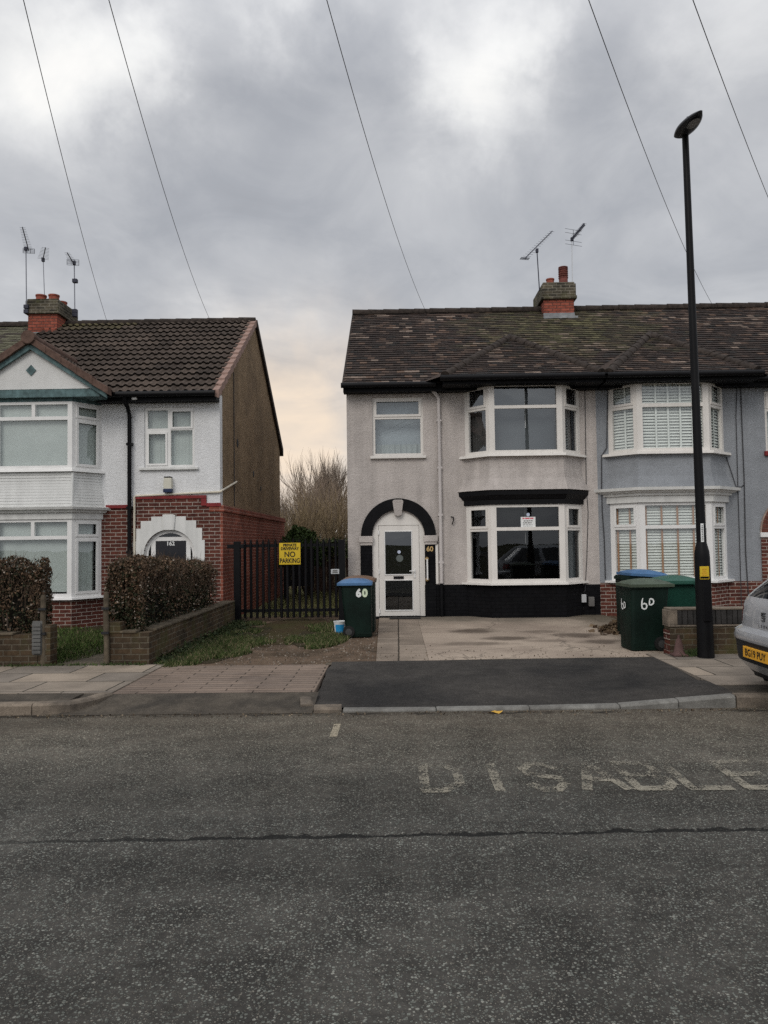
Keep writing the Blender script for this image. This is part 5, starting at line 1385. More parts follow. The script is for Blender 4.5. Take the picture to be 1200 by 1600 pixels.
def wheelie_bin(label, loc, rz, body, lid, H=1.0, number=None, open_=0.0, nums=None, k=1.0):
    """local frame: the front faces -x, wheels and hinge at +x; width along y"""
    t = thing('wheelie_bin', label, 'bin', (0,0,0), 'wheelie bins', 0)
    D0, W0, D1, W1 = .50*k, .46, .60*k, .54
    b = bin_body(D0, W0, D1, W1, H)
    b.v = [(x+(.05*(z/H)), y, z) for x, y, z in b.v]
    bo = b.build('body', mt[body], t, smooth=35)
    ins = MB()          # recessed ribs on the sides
    for s_ in (-1, 1):
        ins.box(-.20, .14, s_*W0/2-.006, s_*W0/2+.010, .05, .09)
    ins.build('base_rib', mt[body], bo)
    # lid: shallow dome with a lip
    m = MB(); vs = []; fs = []
    nx, ny = 10, 8; lx0, lx1, lw = -D1/2-.02, D1/2+.05, W1/2+.03
    for i in range(nx+1):
        for j in range(ny+1):
            u, v = i/nx, j/ny; e = min(u, 1-u, v, 1-v)
            x = lx0+(lx1-lx0)*u; y = -lw+2*lw*v
            z = H-.035+.028*min(1, e*9)+.045*math.sin(PI*min(max((u-.05)/.9, 0), 1))**.7*math.sin(PI*min(max((v-.08)/.84, 0), 1))**.7
            vs.append((x+.05, y, z))
    for i in range(nx):
        for j in range(ny): fs.append((i*(ny+1)+j, (i+1)*(ny+1)+j, (i+1)*(ny+1)+j+1, i*(ny+1)+j+1))
    m.idx(vs, fs)
    edge = [(lx0+.05, -lw), (lx1+.05, -lw), (lx1+.05, lw), (lx0+.05, lw)]
    m.prism(edge, lambda a, b, t_: (a, b, t_), H-.075, H-.034)
    lo = m.build('lid', mt[lid], t, smooth=40)
    if open_:
        lo.location = (lo.location[0], 0, .035); lo.rotation_euler = (0, open_, 0)
    m = MB()
    m.tube([(lx1+.05, -lw+.06, H-.08), (lx1+.05, lw-.06, H-.08)], .014, 8)
    for s_ in (-.2, .2): m.box(lx1-.01, lx1+.06, s_-.03, s_+.03, H-.10, H-.06)
    m.build('handle', mt[body], t, smooth=40)
    m = MB(); wx = D0/2-.045; m.tube([(wx, -.25, .10), (wx, .25, .10)], .014, 8); m.build('axle', mt['hub'], t)
    for s_ in (-1, 1):
        m = MB(); m.lathe([(.0, -.025), (.065, -.025), (.098, -.022), (.10, .0), (.098, .022), (.065, .025), (.0, .025)], (wx, s_*.25, .10), 22, 'y'); w = m.build('wheel', mt['rubber'], t, smooth=40)
        m = MB(); m.lathe([(.0, -.032), (.055, -.03), (.055, .03), (.0, .032)], (wx, s_*.25, .10), 18, 'y'); m.build('hub', mt['hub'], w, smooth=40)
    for (kind, args) in (nums or []): args(t, W0, W1, D0, H)
    t.location = loc; t.rotation_euler = (0, 0, rz)
    return t
def stroke(mb, pts, w, place):
    """flat painted stroke along 2D points"""
    n = len(pts); L = []
    for i, p in enumerate(pts):
        a = Vector(pts[max(i-1, 0)]); b = Vector(pts[min(i+1, n-1)]); d = (b-a).normalized(); q = Vector((-d.y, d.x))*w/2
        k = .55 if i in (0, n-1) else 1
        L.append((Vector(p)+q*k, Vector(p)-q*k))
    vs = []
    for a, b in L: vs += [place(*a), place(*b)]
    mb.idx(vs, [(2*i, 2*i+1, 2*i+3, 2*i+2) for i in range(n-1)])
def side_pt(W0, W1, H, x0, z0, s_=-1, gap=.004):
    def f(a, b):
        z = z0+b; return (x0+a, s_*((W0+(W1-W0)*(z/H))/2+gap), z)
    return f
def side_block60(t, W0, W1, D0, H):
    pl = side_pt(W0, W1, H, .10, .74)
    for ch, xo, mm in (('6', -.072, 'white_num'), ('0', .062, 'white_num_green')):
        m = MB(); vs, fs = text_geo(ch, .26, .014); m.idx([pl(xo+a*.95, b) for a, b in vs], fs); m.build('number', mt[mm], t)
def six(): return [(-.035, .115), (-.052, .05), (-.058, -.02), (-.05, -.075), (-.01, -.10), (.03, -.085), (.045, -.04), (.03, .0), (-.005, .012), (-.045, -.01)]
def dee(): return [(-.045, .07), (-.05, .0), (-.048, -.06), (-.01, -.062), (.035, -.035), (.05, .015), (.03, .06), (-.01, .075), (-.055, .068)]
def painted60(t, W0, W1, D0, H):
    pl = side_pt(W0, W1, H, .0, .66)
    m = MB(); stroke(m, [(a*.72-.045, b*.72) for a, b in six()], .021, pl); stroke(m, [(a*.62+.055, b*.62+.025) for a, b in dee()], .021, pl); m.build('painted_number', mt['white_num'], t)
    m = MB()
    def pf(a, b):
        z = .64+b; return (-D0/2-.08*z/H+.05*(z/H)-.004, -a-.02, z)
    stroke(m, [(a*.7-.05, b*.7) for a, b in six()], .020, pf); stroke(m, [(a*.6+.035, b*.6-.01) for a, b in dee()], .020, pf); m.build('painted_number', mt['white_num'], t)
bx_ = P(1005, 1017, 10.95).x
wheelie_bin('dark green wheelie bin with hand-painted white 60 on two sides', (3.48, 10.95, .085), math.radians(4), 'bin_green', 'lid_green', .97, k=.92, nums=[('', painted60)])
wheelie_bin('brighter green wheelie bin behind the hand-painted 60 bin by the low wall', (4.24, 11.75, .07), math.radians(-92), 'bin_green_light', 'lid_green_light', .99)
wheelie_bin('blue-lidded wheelie bin, farthest back of the three by the low wall', (3.93, 12.6, .07), math.radians(6), 'bin_green', 'lid_blue', 1.02, open_=math.radians(4))
def side_num_rev(t, W0, W1, D0, H):
    def pl(a, b):
        z = .74+b; return (-(.055+a), ((W0+(W1-W0)*(z/H))/2+.004), z)
    for ch, xo, mm in (('6', -.053, 'white_num'), ('0', .053, 'white_num_green')):
        m = MB(); vs, fs = text_geo(ch, .18, .010); m.idx([pl(xo+a*.95, b) for a, b in vs], fs); m.build('number', mt[mm], t)
bxl = P(561, 990, 12.95).x
wheelie_bin('dark green wheelie bin with blue lid and stick-on 60 left of the white door', (bxl+.01, 12.98, .065), math.radians(180), 'bin_green', 'lid_blue', .95, k=.86, nums=[('', side_num_rev)])
wheelie_bin('brown-lidded wheelie bin half hidden behind the stick-on 60 bin', (P(568, 990, 13.7).x, 13.72, .06), math.radians(177), 'bin_green', 'lid_brown', .97, k=.86)

# ------------------------------------------------------------------ small things
b_ = P(531, 985, 13.3)
bk = thing('bucket', 'small white plastic tub with a blue label on the grass beside the blue-lidded bin', 'bucket', (b_.x, 13.3, .06))
m = MB(); m.lathe([(.0, .0), (.085, .0), (.105, .20), (.112, .205), (.112, .225), (.100, .225), (.083, .03), (.0, .03)], (b_.x, 13.3, .065), 20); m.build('tub', mt['bucket_white'], bk, smooth=40)
m = MB()
for i in range(8):
    a0, a1 = math.radians(-135+i*12), math.radians(-135+(i+1)*12)
    q = lambda a, z: (b_.x+(.0865+.1*(z-.065))*math.cos(a), 13.3+(.0865+.1*(z-.065))*math.sin(a), z)
    m.face([q(a0, .09), q(a1, .09), q(a1, .235), q(a0, .235)])
m.build('label_band', mt['bucket_blue'], bk)
c_ = P(1061, 1018, 10.16)
cn = thing('traffic_cone', 'small faded traffic cone standing against the end of the low wall beside the lamp post', 'traffic cone', (c_.x, 10.16, .1))
m = MB(); m.lathe([(.085, .03), (.07, .05), (.032, .22), (.018, .225), (.016, .27), (.0, .275)], (c_.x, 10.16, .1), 14); m.build('cone_body', mt['cone'], cn, smooth=50)
m = MB(); m.box(c_.x-.10, c_.x+.10, 10.06, 10.255, .101, .13); m.build('cone_base', mt['cone'], cn, bevel=.01)
# door mat
a_, b_ = P(611, 973, 15.75), P(652, 968, 15.95)
m = MB(); m.box(.0-.18, .46, 15.52, 15.83, .085, .098); tag(m.build('door_mat', mt['mat_dark'], None, bevel=.004, loc=(.14, 15.67, .085)), 'dark worn door mat on the paving below the white front door', 'door mat')
# yellow leaf by the kerb
lf_ = P(770, 1107, 7.36)
m = MB()
for dx, dy, r in ((0, 0, .4), (.045, .01, -.6)):
    pts = []
    for k in range(9):
        a = 2*PI*k/9; pts.append((lf_.x+dx+.042*math.cos(a+r)*(1+.25*math.sin(3*a)), 7.34+dy+.026*math.sin(a+r), .012+.012*math.sin(2*a)))
    m.face(pts)
tag(m.build('fallen_leaf', mt['yellow_leaf'], None, loc=(lf_.x, 7.34, .006)), 'single yellow fallen leaf lying in the road below the dropped kerb', 'leaf')
# pile of dead leaves and rags by the house wall
m = MB(); c0 = P(968, 990, 13.0)
for i in range(420):
    x = c0.x+rnd.gauss(0, .16); y = 13.1+rnd.gauss(0, .25); z = .08+max(0, .17*math.exp(-((x-c0.x)/.2)**2-((y-13.1)/.3)**2)*rnd.random())
    leaf_card(m, Vector((x, y, z+.01)), rnd.uniform(.05, .12), lerp3((.05, .032, .02), (.22, .16, .10), rnd.random()**2))
tag(m.build('leaf_heap', mt['leaf'], None, recalc=False, loc=(c0.x, 13.1, .08)), 'heap of dead brown leaves against the wall left of the three bins', 'leaf heap')
# weed tuft at the lamp foot
m = MB(); c0 = P(1092, 1020, 10.1)
for i in range(220):
    p = Vector((c0.x+rnd.gauss(-.02, .09), 10.14+rnd.gauss(0, .05), .105)); h = rnd.uniform(.03, .11); d = Vector((rnd.gauss(0, .04), rnd.gauss(0, .04), h)); w = .008
    n = len(m.v); m.v.extend([tuple(p+Vector((-w,0,0))), tuple(p+Vector((w,0,0))), tuple(p+d)]); m.f.append((n, n+1, n+2)); m.c.append(lerp3((.02, .04, .012), (.06, .085, .03), rnd.random()))
tag(m.build('weed_tuft', mt['grass'], None, recalc=False, loc=(c0.x, 10.14, .1)), 'tuft of weeds at the foot of the lamp post', 'weed')

# ------------------------------------------------------------------ street lamp
LY = 10.0; lb_ = P(1103, 1021, LY); lt_ = P(1070.5, 208, LY)
lamp = thing('street_lamp', 'tall black street lamp post in front of the low brick wall', 'street lamp', (lb_.x, LY, .1))
def lp_(t): return Vector((lb_.x+(lt_.x-lb_.x)*t, LY, .1+(lt_.z-.1)*t))
zs_ = P(1098, 862, LY).z
t1 = (zs_-.1)/(lt_.z-.1)
m = MB()
m.tube([lp_(-.002), lp_(.02), lp_(t1*.5), lp_(t1-.012), lp_(t1), lp_(t1+.018)], [.108, .103, .100, .097, .092, .062], 18)
m.build('base_column', mt['black_gloss'], lamp, smooth=40)
m = MB(); m.tube([lp_(t1+.014), lp_(.5), lp_(.8), lp_(1.0)], [.062, .052, .045, .042], 14); m.build('pole', mt['black_gloss'], lamp, smooth=40)
m = MB(); p = lp_(t1*.55); m.box(p.x-.055, p.x+.055, LY-.119, LY-.105, p.z-.28, p.z+.28); m.build('access_door', mt['black_gloss'], lamp, bevel=.008)
m = MB()   # lantern: flattened pod reaching out over the road
a = Vector((lt_.x-.03, LY+.10, lt_.z-.02)); e = P(1096, 176, LY-.72); ax3 = (e-a); Ln = ax3.length; ax3.normalize()
sd = ax3.cross(Vector((0,0,1))).normalized(); up = sd.cross(ax3)
vs = []; fs = []; NS, NR = 12, 16
for i in range(NS+1):
    t = i/NS; w = .13*math.sin(PI*min(1, .16+.84*t))**.65*(1 if t < .6 else 1) * (1-.15*t); hgt = .075*math.sin(PI*(.2+.8*t))**.6
    if i == NS: w = .02; hgt = .01
    for k in range(NR):
        q = 2*PI*k/NR; vs.append(a+ax3*Ln*t*.97+sd*w*1.05*math.cos(q)+up*(hgt*math.sin(q)*(1.0 if math.sin(q) > 0 else .55)+.03))
for i in range(NS):
    for k in range(NR): fs.append((i*NR+k, i*NR+(k+1) % NR, (i+1)*NR+(k+1) % NR, (i+1)*NR+k))
fs += [tuple(range(NR-1, -1, -1)), tuple(NS*NR+k for k in range(NR))]
m.idx(vs, fs); lan = m.build('lantern', M('lantern_grey', (.02, .021, .025), var=.15, rough=.4), lamp, smooth=60)
m = MB(); c0 = a+ax3*Ln*.64-up*.012
m.idx([c0+ax3*(math.cos(2*PI*k/16)*.17)+sd*(math.sin(2*PI*k/16)*.07)-up*.003 for k in range(16)], [tuple(range(16))]); m.build('lens', M('lens_grey', (.22, .23, .24), rough=.2, spec=.6), lan)
m = MB(); c1 = a+ax3*Ln*.4+up*.10; m.tube([c1, c1+up*.05], .025, 10); m.build('photocell', mt['alu'], lan, smooth=40)
yl0, yl1 = P(1094, 885, LY-.13), P(1108, 904.5, LY-.13)
m = MB(); m.box(yl0.x, yl1.x, LY-.128, LY-.121, yl1.z+.03, yl0.z); ys = m.build('yellow_notice', mt['yellow'], lamp, bevel=.003)
m = MB()
for k, (zz, w) in enumerate(((.045, .06), (.022, .05), (-.003, .075), (-.03, .075))):
    cz = (yl0.z+yl1.z)/2+zz-.0; cx = (yl0.x+yl1.x)/2; x = cx-w/2
    while x < cx+w/2-.004: ww = rnd.uniform(.008, .018); m.box(x, min(x+ww, cx+w/2), LY-.1305, LY-.1285, cz-.006, cz+.006); x += ww+.005
m.build('notice_print', mt['sign_amber'], ys)
m = MB()
for s_ in ((yl0.x-.004, yl1.x+.004, yl1.z-.004, yl1.z+.002), (yl0.x-.004, yl0.x-.001, yl1.z, yl0.z), (yl1.x+.001, yl1.x+.004, yl1.z, yl0.z)): m.box(s_[0], s_[1], LY-.128, LY-.122, s_[2], s_[3])
m.build('notice_frame', mt['yellow'], ys)
w0_, w1_ = P(1095, 818, LY-.08), P(1100.5, 847, LY-.08)
m = MB(); m.box(w0_.x, w1_.x, LY-.075, LY-.066, w1_.z, w0_.z); ws = m.build('number_strip', mt['sign_white'], lamp, bevel=.003)
m = MB(); cx = (w0_.x+w1_.x)/2
for k in range(9):
    z = w1_.z+.03+(w0_.z-w1_.z-.06)*k/8; m.box(cx-.010+rnd.uniform(-.003,.003), cx+.010, LY-.077, LY-.0755, z-.006, z+.006)
m.build('strip_print', mt['meter_dark'], ws)

# ------------------------------------------------------------------ parked car
CX, CY, CZ = 3.455, 7.44, .05
car = thing('parked_car', 'silver hatchback parked half on the pavement at the right edge, plate BG19 PUY', 'car', (CX, CY, CZ))
def interp(tab, z):
    for (a, va), (b, vb) in zip(tab[:-1], tab[1:]):
        if z <= b: 
            t = max(0, (z-a)/(b-a)); return va+(vb-va)*t
    return tab[-1][1]
RT = [(.22, .16), (.30, .09), (.36, .035), (.38, .03), (.54, .02), (.60, .0), (.66, .015), (.685, .055), (.70, .085), (.80, .09), (.92, .11), (1.0, .155), (1.05, .20), (1.30, .48), (1.38, .60), (1.43, .80), (1.46, 1.25), (1.475, 1.75)]
FT = [(.22, 4.02), (.35, 4.12), (.55, 4.15), (.68, 4.10), (.76, 3.98), (.84, 3.7), (.92, 3.25), (.98, 2.98), (1.05, 2.86), (1.38, 2.22), (1.43, 2.05), (1.46, 1.9), (1.475, 1.80)]
WT = [(.22, .80), (.30, .85), (.50, .885), (.66, .89), (.70, .88), (.85, .875), (.95, .85), (1.0, .82), (1.30, .66), (1.38, .615), (1.43, .54), (1.46, .40), (1.475, .1)]
zl = [.22, .26, .30, .34, .36, .38, .42, .48, .54, .57, .60, .64, .66, .67, .685, .70, .74, .78, .82, .86, .90, .94, .97, 1.0, 1.03, 1.06, 1.12, 1.18, 1.24, 1.30, 1.34, 1.38, 1.41, 1.43, 1.445, 1.46, 1.475]
NT_ = 112
def carpt(i, z):
    """outline at height z; parameter runs round from the rear centre"""
    th = 2*PI*i/NT_
    r, f, w = interp(RT, z), interp(FT, z), interp(WT, z)
    cx, hl = (r+f)/2, (f-r)/2
    n = 7.0
    c, s_ = math.cos(th), math.sin(th)
    # squarer spacing so that the rear face gets many points
    k = (abs(c)**n+abs(s_)**n)**(-1/n)
    x = -c*k; y = s_*k
    bul = .085*(abs(y))**2.2 if x < 0 else .22*abs(y)**2
    if x < 0: px_ = cx+hl*x+bul*(-x)**3
    else: px_ = cx+hl*x-bul*(x)**3
    wy = w*(1-.05*abs(x)**4)
    return (CX+px_, CY+wy*y, CZ+z)
def region(i, z, zn):
    th = 360*(i+.5)/NT_; zc = (z+zn)/2
    rear = th < 41 or th > 319
    d = min(th, 360-th)
    if zc < .26: return 'dark'
    if rear and d < 37 and .36 < zc < .57: return 'dark'
    if .26 <= zc < .30 and d > 60: return 'dark'
    if d < 33 and 1.0 < zc < 1.37: return 'glass'
    if 46 < d < 78 and .97 < zc < 1.36: return 'glass'
    if 82 < d < 128 and .97 < zc < 1.36: return 'glass'
    if d > 146 and 1.0 < zc < 1.37: return 'glass'
    if 32.5 < d < 49 and .74 < zc < .90: return 'tail'
    if 140 < d < 152 and .62 < zc < .76: return 'head'
    return 'body'
parts_ = {}
for j in range(len(zl)-1):
    for i in range(NT_):
        # stretch angular spacing
        k = region(i, zl[j], zl[j+1])
        parts_.setdefault(k, []).append((i, j))
def car_mesh(cells, inset=0.0):
    m = MB(); ids = {}
    vs = []; fs = []
    def vid(i, j):
        i %= NT_
        if (i, j) not in ids: ids[i, j] = len(vs); vs.append(carpt(i, zl[j]))
        return ids[i, j]
    for i, j in cells: fs.append((vid(i, j), vid(i+1, j), vid(i+1, j+1), vid(i, j+1)))
    m.idx(vs, fs); return m
bm_ = car_mesh(parts_['body'])
n0 = len(bm_.v)
bm_.face([carpt(i, zl[-1]) for i in range(NT_)])
body = bm_.build('body', mt['car_silver'], car, smooth=40)
um = car_mesh(parts_['dark']); um.face([carpt(i, zl[0]) for i in range(NT_)][::-1]); um.build('bumper_insert', mt['car_dark'], car, smooth=40)
car_mesh(parts_['glass']).build('windows', mt['car_glass'], car, smooth=40)
for side in (0, 1):
    cells = [(i, j) for i, j in parts_['tail'] if (i < NT_/2) == (side == 0)]
    m = car_mesh(cells); m.build('tail_light', mt['car_red'], car, smooth=40)
    cells = [(i, j) for i, j in parts_['head'] if (i < NT_/2) == (side == 0)]
    car_mesh(cells).build('headlight', mt['sign_white'], car, smooth=40)
for wx in (.78, 3.32):
    for s_ in (-1, 1):
        c0 = (CX+wx, CY+s_*.80, CZ+.24)
        m = MB(); m.lathe([(.0, -.10), (.20, -.10), (.29, -.09), (.305, -.06), (.305, .06), (.29, .09), (.20, .10), (.0, .10)], c0, 28, 'y'); w_ = m.build('wheel', mt['rubber'], car, smooth=40)
        m = MB(); m.lathe([(.0, s_*.085), (.06, s_*.085), (.19, s_*.104), (.195, s_*.08), (.0, s_*.08)], c0, 20, 'y'); m.build('rim', mt['steel'], w_, smooth=40)
        m = MB(); m.lathe([(.0, s_*.078), (.35, s_*.078), (.35, s_*.092), (.0, s_*.092)], (c0[0], c0[1], CZ+.27), 28, 'y')
        m.build('wheel_arch', mt['car_dark'], car)
# number plate, set in the bumper insert
pxr = CX+.005
m = MB(); m.box(pxr-.004, pxr+.05, CY-.26, CY+.26, CZ+.41, CZ+.52); pl_ = m.build('number_plate', mt['plate'], car, bevel=.004)
m = MB(); add_text(m, 'BG19 PUY', .098, (pxr-.0065, CY, CZ+.463), (0,-1,0), (0,0,1), bold=.002, sx=.98); m.build('lettering', mt['sign_black'], pl_)
# badge and model letters on the tailgate
bx0 = CX+interp(RT, .83)-.004
m = MB()
KB = .68
for (a0, b0, a1, b1) in ((-.05, .045, .05, .062), (-.05, .005, -.03, .045), (-.03, .005, .05, .02), (-.05, -.022, .03, -.007), (.03, -.047, .05, -.007), (-.05, -.064, .05, -.047)):
    a0, b0, a1, b1 = a0*KB, b0*KB, a1*KB, b1*KB
    m.hexa([(bx0-.008, CY-a0, CZ+.83+b0), (bx0-.008, CY-a1, CZ+.83+b0), (bx0+.03, CY-a1, CZ+.83+b0), (bx0+.03, CY-a0, CZ+.83+b0),
            (bx0-.008, CY-a0-.006, CZ+.83+b1), (bx0-.008, CY-a1-.006, CZ+.83+b1), (bx0+.03, CY-a1-.006, CZ+.83+b1), (bx0+.03, CY-a0-.006, CZ+.83+b1)])
m.build('badge', mt['chrome'], car, bevel=.003)
m = MB()
for k, ch in enumerate('LEON'): add_text(m, ch, .042, (CX+interp(RT, .74)-.004, CY+.075-.05*k, CZ+.735), (0,-1,0), (0,0,1), bold=.001)
m.build('model_letters', mt['chrome'], car)
m = MB(); m.tube([(CX+.22, CY+.45, CZ+.24), (CX+.6, CY+.45, CZ+.24)], .03, 10); m.build('exhaust', mt['hub'], car, smooth=40)
m = MB(); m.box(CX+.25, CX+1.0, CY-.6, CY+.6, CZ+.16, CZ+.25); m.build('underbody', mt['car_dark'], car, bevel=.03)

# ------------------------------------------------------------------ telephone wires to the houses
WIRES = [((168, 505), 'leftmost telephone cable, coming down to the white house ridge beside its chimney', (53, 0)),
         ((328, 500), 'telephone cable coming down to the right half of the white house ridge', (205, 0)),
         ((665, 486), 'telephone cable coming down to the middle of the grey house roof', (545, 0)),
         ((1113, 476), 'telephone cable crossing behind the lamp post down to the blue house ridge', (957, 0)),
         ((1277, 474), 'telephone cable cutting the top right corner of the sky', (1120, 0))]
for (ex, ey), lab, (tx, ty) in WIRES:
    # plane through the eye and the upper sight line: choose the pole-side point on it at 6.2 m height above the road
    Ye = {168: 19.2, 328: 19.2, 665: 20.0, 1113: 20.0, 1277: 20.0}[ex]
    E = P(ex, ey, Ye)
    T = P(tx, ty, 6.9)
    d = T-E
    far = T+d*((T.y+1.5)/abs(d.y)) 
    pts = []
    for i in range(30):
        t = i/29; p = E.lerp(far, t); s_ = 4*t*(1-t)
        p = p+Vector((-.16*s_ if ex > 300 else -.05*s_, 0, -.22*s_)); pts.append(p)
    # keep both sight points: shift so that the curve still ends on the house
    m = MB(); m.tube(pts, .0046, 5)
    tag(m.build('telephone_cable', mt['wire'], None, smooth=80, loc=tuple(E)), lab, 'cable', 'telephone cables')

# ------------------------------------------------------------------ trees and yard behind the gate
def grow(mb, p, d, L, r, lev, maxlev, spread, up, ncol, tips=None):
    seg = 3; pts = [p]; q = p; dd = d
    for i in range(seg):
        dd = (dd+Vector((rnd.gauss(0,.13), rnd.gauss(0,.13), rnd.gauss(0,.08)+up*.12))).normalized()
        q = q+dd*L/seg; pts.append(q)
    rr = [r, r*.85, r*.7, r*.55 if lev < maxlev else r*.25]
    mb.tube(pts, rr, 5 if lev < 2 else 3, cap=False, col=ncol(lev))
    if lev >= maxlev: return
    n = rnd.choice((3, 4, 4, 5)) if lev > 0 else 6
    for k in range(n):
        t = rnd.uniform(.35, 1.0); i = min(int(t*seg), seg-1); base = pts[i].lerp(pts[i+1], t*seg-i)
        a = rnd.uniform(0, 2*PI); o = dd.orthogonal().normalized(); o = Matrix.Rotation(a, 3, dd) @ o
        nd = (dd*(1-spread)+o*spread*rnd.uniform(.6, 1.3)+Vector((0,0,up*.35))).normalized()
        grow(mb, base, nd, L*rnd.uniform(.55, .82), r*.52, lev+1, maxlev, spread, up, ncol)
    grow(mb, pts[-1], dd, L*.75, r*.55, lev+1, maxlev, spread, up, ncol)
def bare_tree(label, px, Y, h, spread, up, maxlev, stems, tint, wid=.0, r0=.05):
    x = P(px, 850, Y).x
    t = thing('bare_tree', label, 'tree', (x, Y, 0), 'bare trees behind the gate')
    tr = MB(); cr = MB()
    def ncol(l): return lerp3(tint[0], tint[1], min(1, l/maxlev)*rnd.uniform(.6, 1.1))
    for s_ in range(stems):
        a = rnd.uniform(0, 2*PI); off = wid*rnd.random()
        p = Vector((x+off*math.cos(a), Y+off*.5*math.sin(a), .05)); d = Vector((rnd.gauss(0, .12), rnd.gauss(0, .1), 1)).normalized()
        th = h*rnd.uniform(.22, .34)
        tr.tube([p, p+d*th*.5, p+d*th], [r0*1.3, r0*1.1, r0], 6, cap=False, col=ncol(0))
        k0 = len(cr.v)
        for k in range(5):
            a = rnd.uniform(0, 2*PI); o = Vector((math.cos(a), math.sin(a), 0))
            grow(cr, p+d*th*rnd.uniform(.6, 1), (d*(1-spread)+o*spread+Vector((0,0,up*.4))).normalized(), h*.30, r0*.6, 1, maxlev, spread, up, ncol)
        zmax = max(v[2] for v in cr.v[k0:])
        f = (h*rnd.uniform(.88, 1.0))/zmax
        for i in range(k0, len(cr.v)): v = cr.v[i]; cr.v[i] = (v[0], v[1], v[2]*f if v[2] > th*.6 else v[2]*(1+(f-1)*v[2]/(th*.6)))
    tr.build('trunk', mt['twig'], t, recalc=False, smooth=60); cr.build('crown', mt['twig'], t, recalc=False, smooth=60)
    return t
tA = ((.11, .09, .075), (.21, .165, .13)); tB = ((.13, .105, .08), (.27, .205, .155)); tC = ((.16, .12, .075), (.34, .26, .155))
bare_tree('tallest bare tree behind the gate, upright and nearest the grey house', 520, 36, 6.6, .30, 1.0, 4, 4, tA, .6, .07)
bare_tree('spreading bare tree in the middle of the gap between the two houses', 488, 33, 5.4, .46, .7, 4, 4, tB, .9, .06)
bare_tree('bare tree at the left of the gap, beside the pebbledash wall', 447, 38, 5.0, .46, .7, 4, 3, tA, .7, .06)
bare_tree('bare tree low at the right of the gap against the grey wall', 556, 31, 4.8, .46, .6, 4, 3, tB, .7, .05)
def thicket(label, px, Y, h, w, n, tint):
    x = P(px, 850, Y).x
    t = thing('bare_shrub', label, 'shrub', (x, Y, 0), 'bare shrubs behind the gate')
    m = MB()
    def ncol(l): return lerp3(tint[0], tint[1], rnd.random())
    for i in range(n):
        p = Vector((x+rnd.uniform(-w, w), Y+rnd.uniform(-.6, .6), .05)); e = 1-((p.x-x)/w)**2*.35
        grow(m, p, Vector((rnd.gauss(0, .22), rnd.gauss(0, .15), 1)).normalized(), h*e*.42, .022, 1, 3, .42, .6, ncol)
    m.build('branches', mt['twig'], t, recalc=False)
thicket('dense twiggy tan shrub filling the gap above the dark fence', 503, 27, 4.2, 1.6, 75, tC)
thicket('grey-brown twiggy shrub beside the pebbledash house wall', 455, 29, 4.2, 1.0, 34, tA)
# ivy-covered bush
ivx, ivy_ = P(470, 850, 22.0).x, 22.0
iv = thing('evergreen_bush', 'rounded green ivy bush showing above the gate left of the bare shrubs', 'bush', (ivx, ivy_, 0))
m = MB()
for i in range(5200):
    a, b = rnd.uniform(0, 2*PI), math.acos(rnd.uniform(-.3, 1)); rr = 1-abs(rnd.gauss(0, .10))
    d = Vector((math.cos(a)*math.sin(b), math.sin(a)*math.sin(b), math.cos(b)))
    rr *= 1+.25*mnoise.noise(d*2.5)
    p = Vector((ivx, ivy_, 1.25))+Vector((d.x*.62, d.y*.55, d.z*.86))*rr
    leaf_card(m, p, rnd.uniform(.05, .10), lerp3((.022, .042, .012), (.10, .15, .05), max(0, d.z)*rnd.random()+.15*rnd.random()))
m.build('leaves', mt['leaf'], iv, recalc=False)
m = MB()
for i in range(6): m.tube([(ivx+rnd.uniform(-.3,.3), ivy_+.1, 0), (ivx+rnd.uniform(-.4,.4), ivy_, 1.5)], [.04, .02], 6, col=(.05, .04, .03))
m.build('stems', mt['twig'], iv)
# second row of ivy on the fence
iv2x0, iv2x1 = P(486, 850, 23.6).x, P(515, 850, 23.6).x
iv2 = thing('ivy', 'strip of pale green ivy growing along the top of the brown fence', 'ivy', ((iv2x0+iv2x1)/2, 23.6, 1.4))
m = MB()
for i in range(1800):
    x = rnd.uniform(iv2x0, iv2x1+.6); z = 1.50+rnd.gauss(0, .13)
    leaf_card(m, Vector((x, 23.55+rnd.gauss(0, .08), z)), rnd.uniform(.05, .09), lerp3((.03, .045, .016), (.11, .14, .06), rnd.random()))
m.build('leaves', mt['leaf'], iv2, recalc=False)
# fence and black boarded panel behind
fx0, fx1 = P(480, 900, 23.8).x, P(552, 900, 23.8).x
fn_ = thing('garden_fence', 'dark brown boarded fence seen through the gate', 'fence', (fx0, 23.8, 0))
m = MB(); x = fx0
while x < fx1+1.2: m.box(x, x+.115, 23.80+rnd.uniform(-.004, .004), 23.82, .05, 1.46+rnd.uniform(-.01, .01)); x += .122
m.build('boards', mt['fence_brown'], fn_)
for k in range(3):
    m = MB(); xx = fx0+.9*k+.02; m.box(xx, xx+.09, 23.83, 23.92, 0, 1.55); m.build('fence_post', mt['fence_brown'], fn_)
sx0, sx1 = P(449, 900, 20.5).x, P(486, 900, 20.5).x
sd_ = thing('side_gate', 'black boarded side gate in the drive behind the palisade gate', 'gate', (sx0, 20.5, 0))
m = MB(); x = sx0
while x < sx1: m.box(x, x+.10, 20.5, 20.52, .50, 1.52+rnd.uniform(-.01, .01)); x += .104
m.build('boards', mt['black_paint'], sd_)
m = MB(); m.box(sx0, sx1, 20.521, 20.56, .55, .65); m.box(sx0, sx1, 20.521, 20.56, 1.2, 1.3); m.build('ledge', mt['black_paint'], sd_)
m = MB(); m.box(sx0-.1, sx0-.002, 20.47, 20.57, 0, 1.6); m.build('gate_post', mt['black_paint'], sd_)
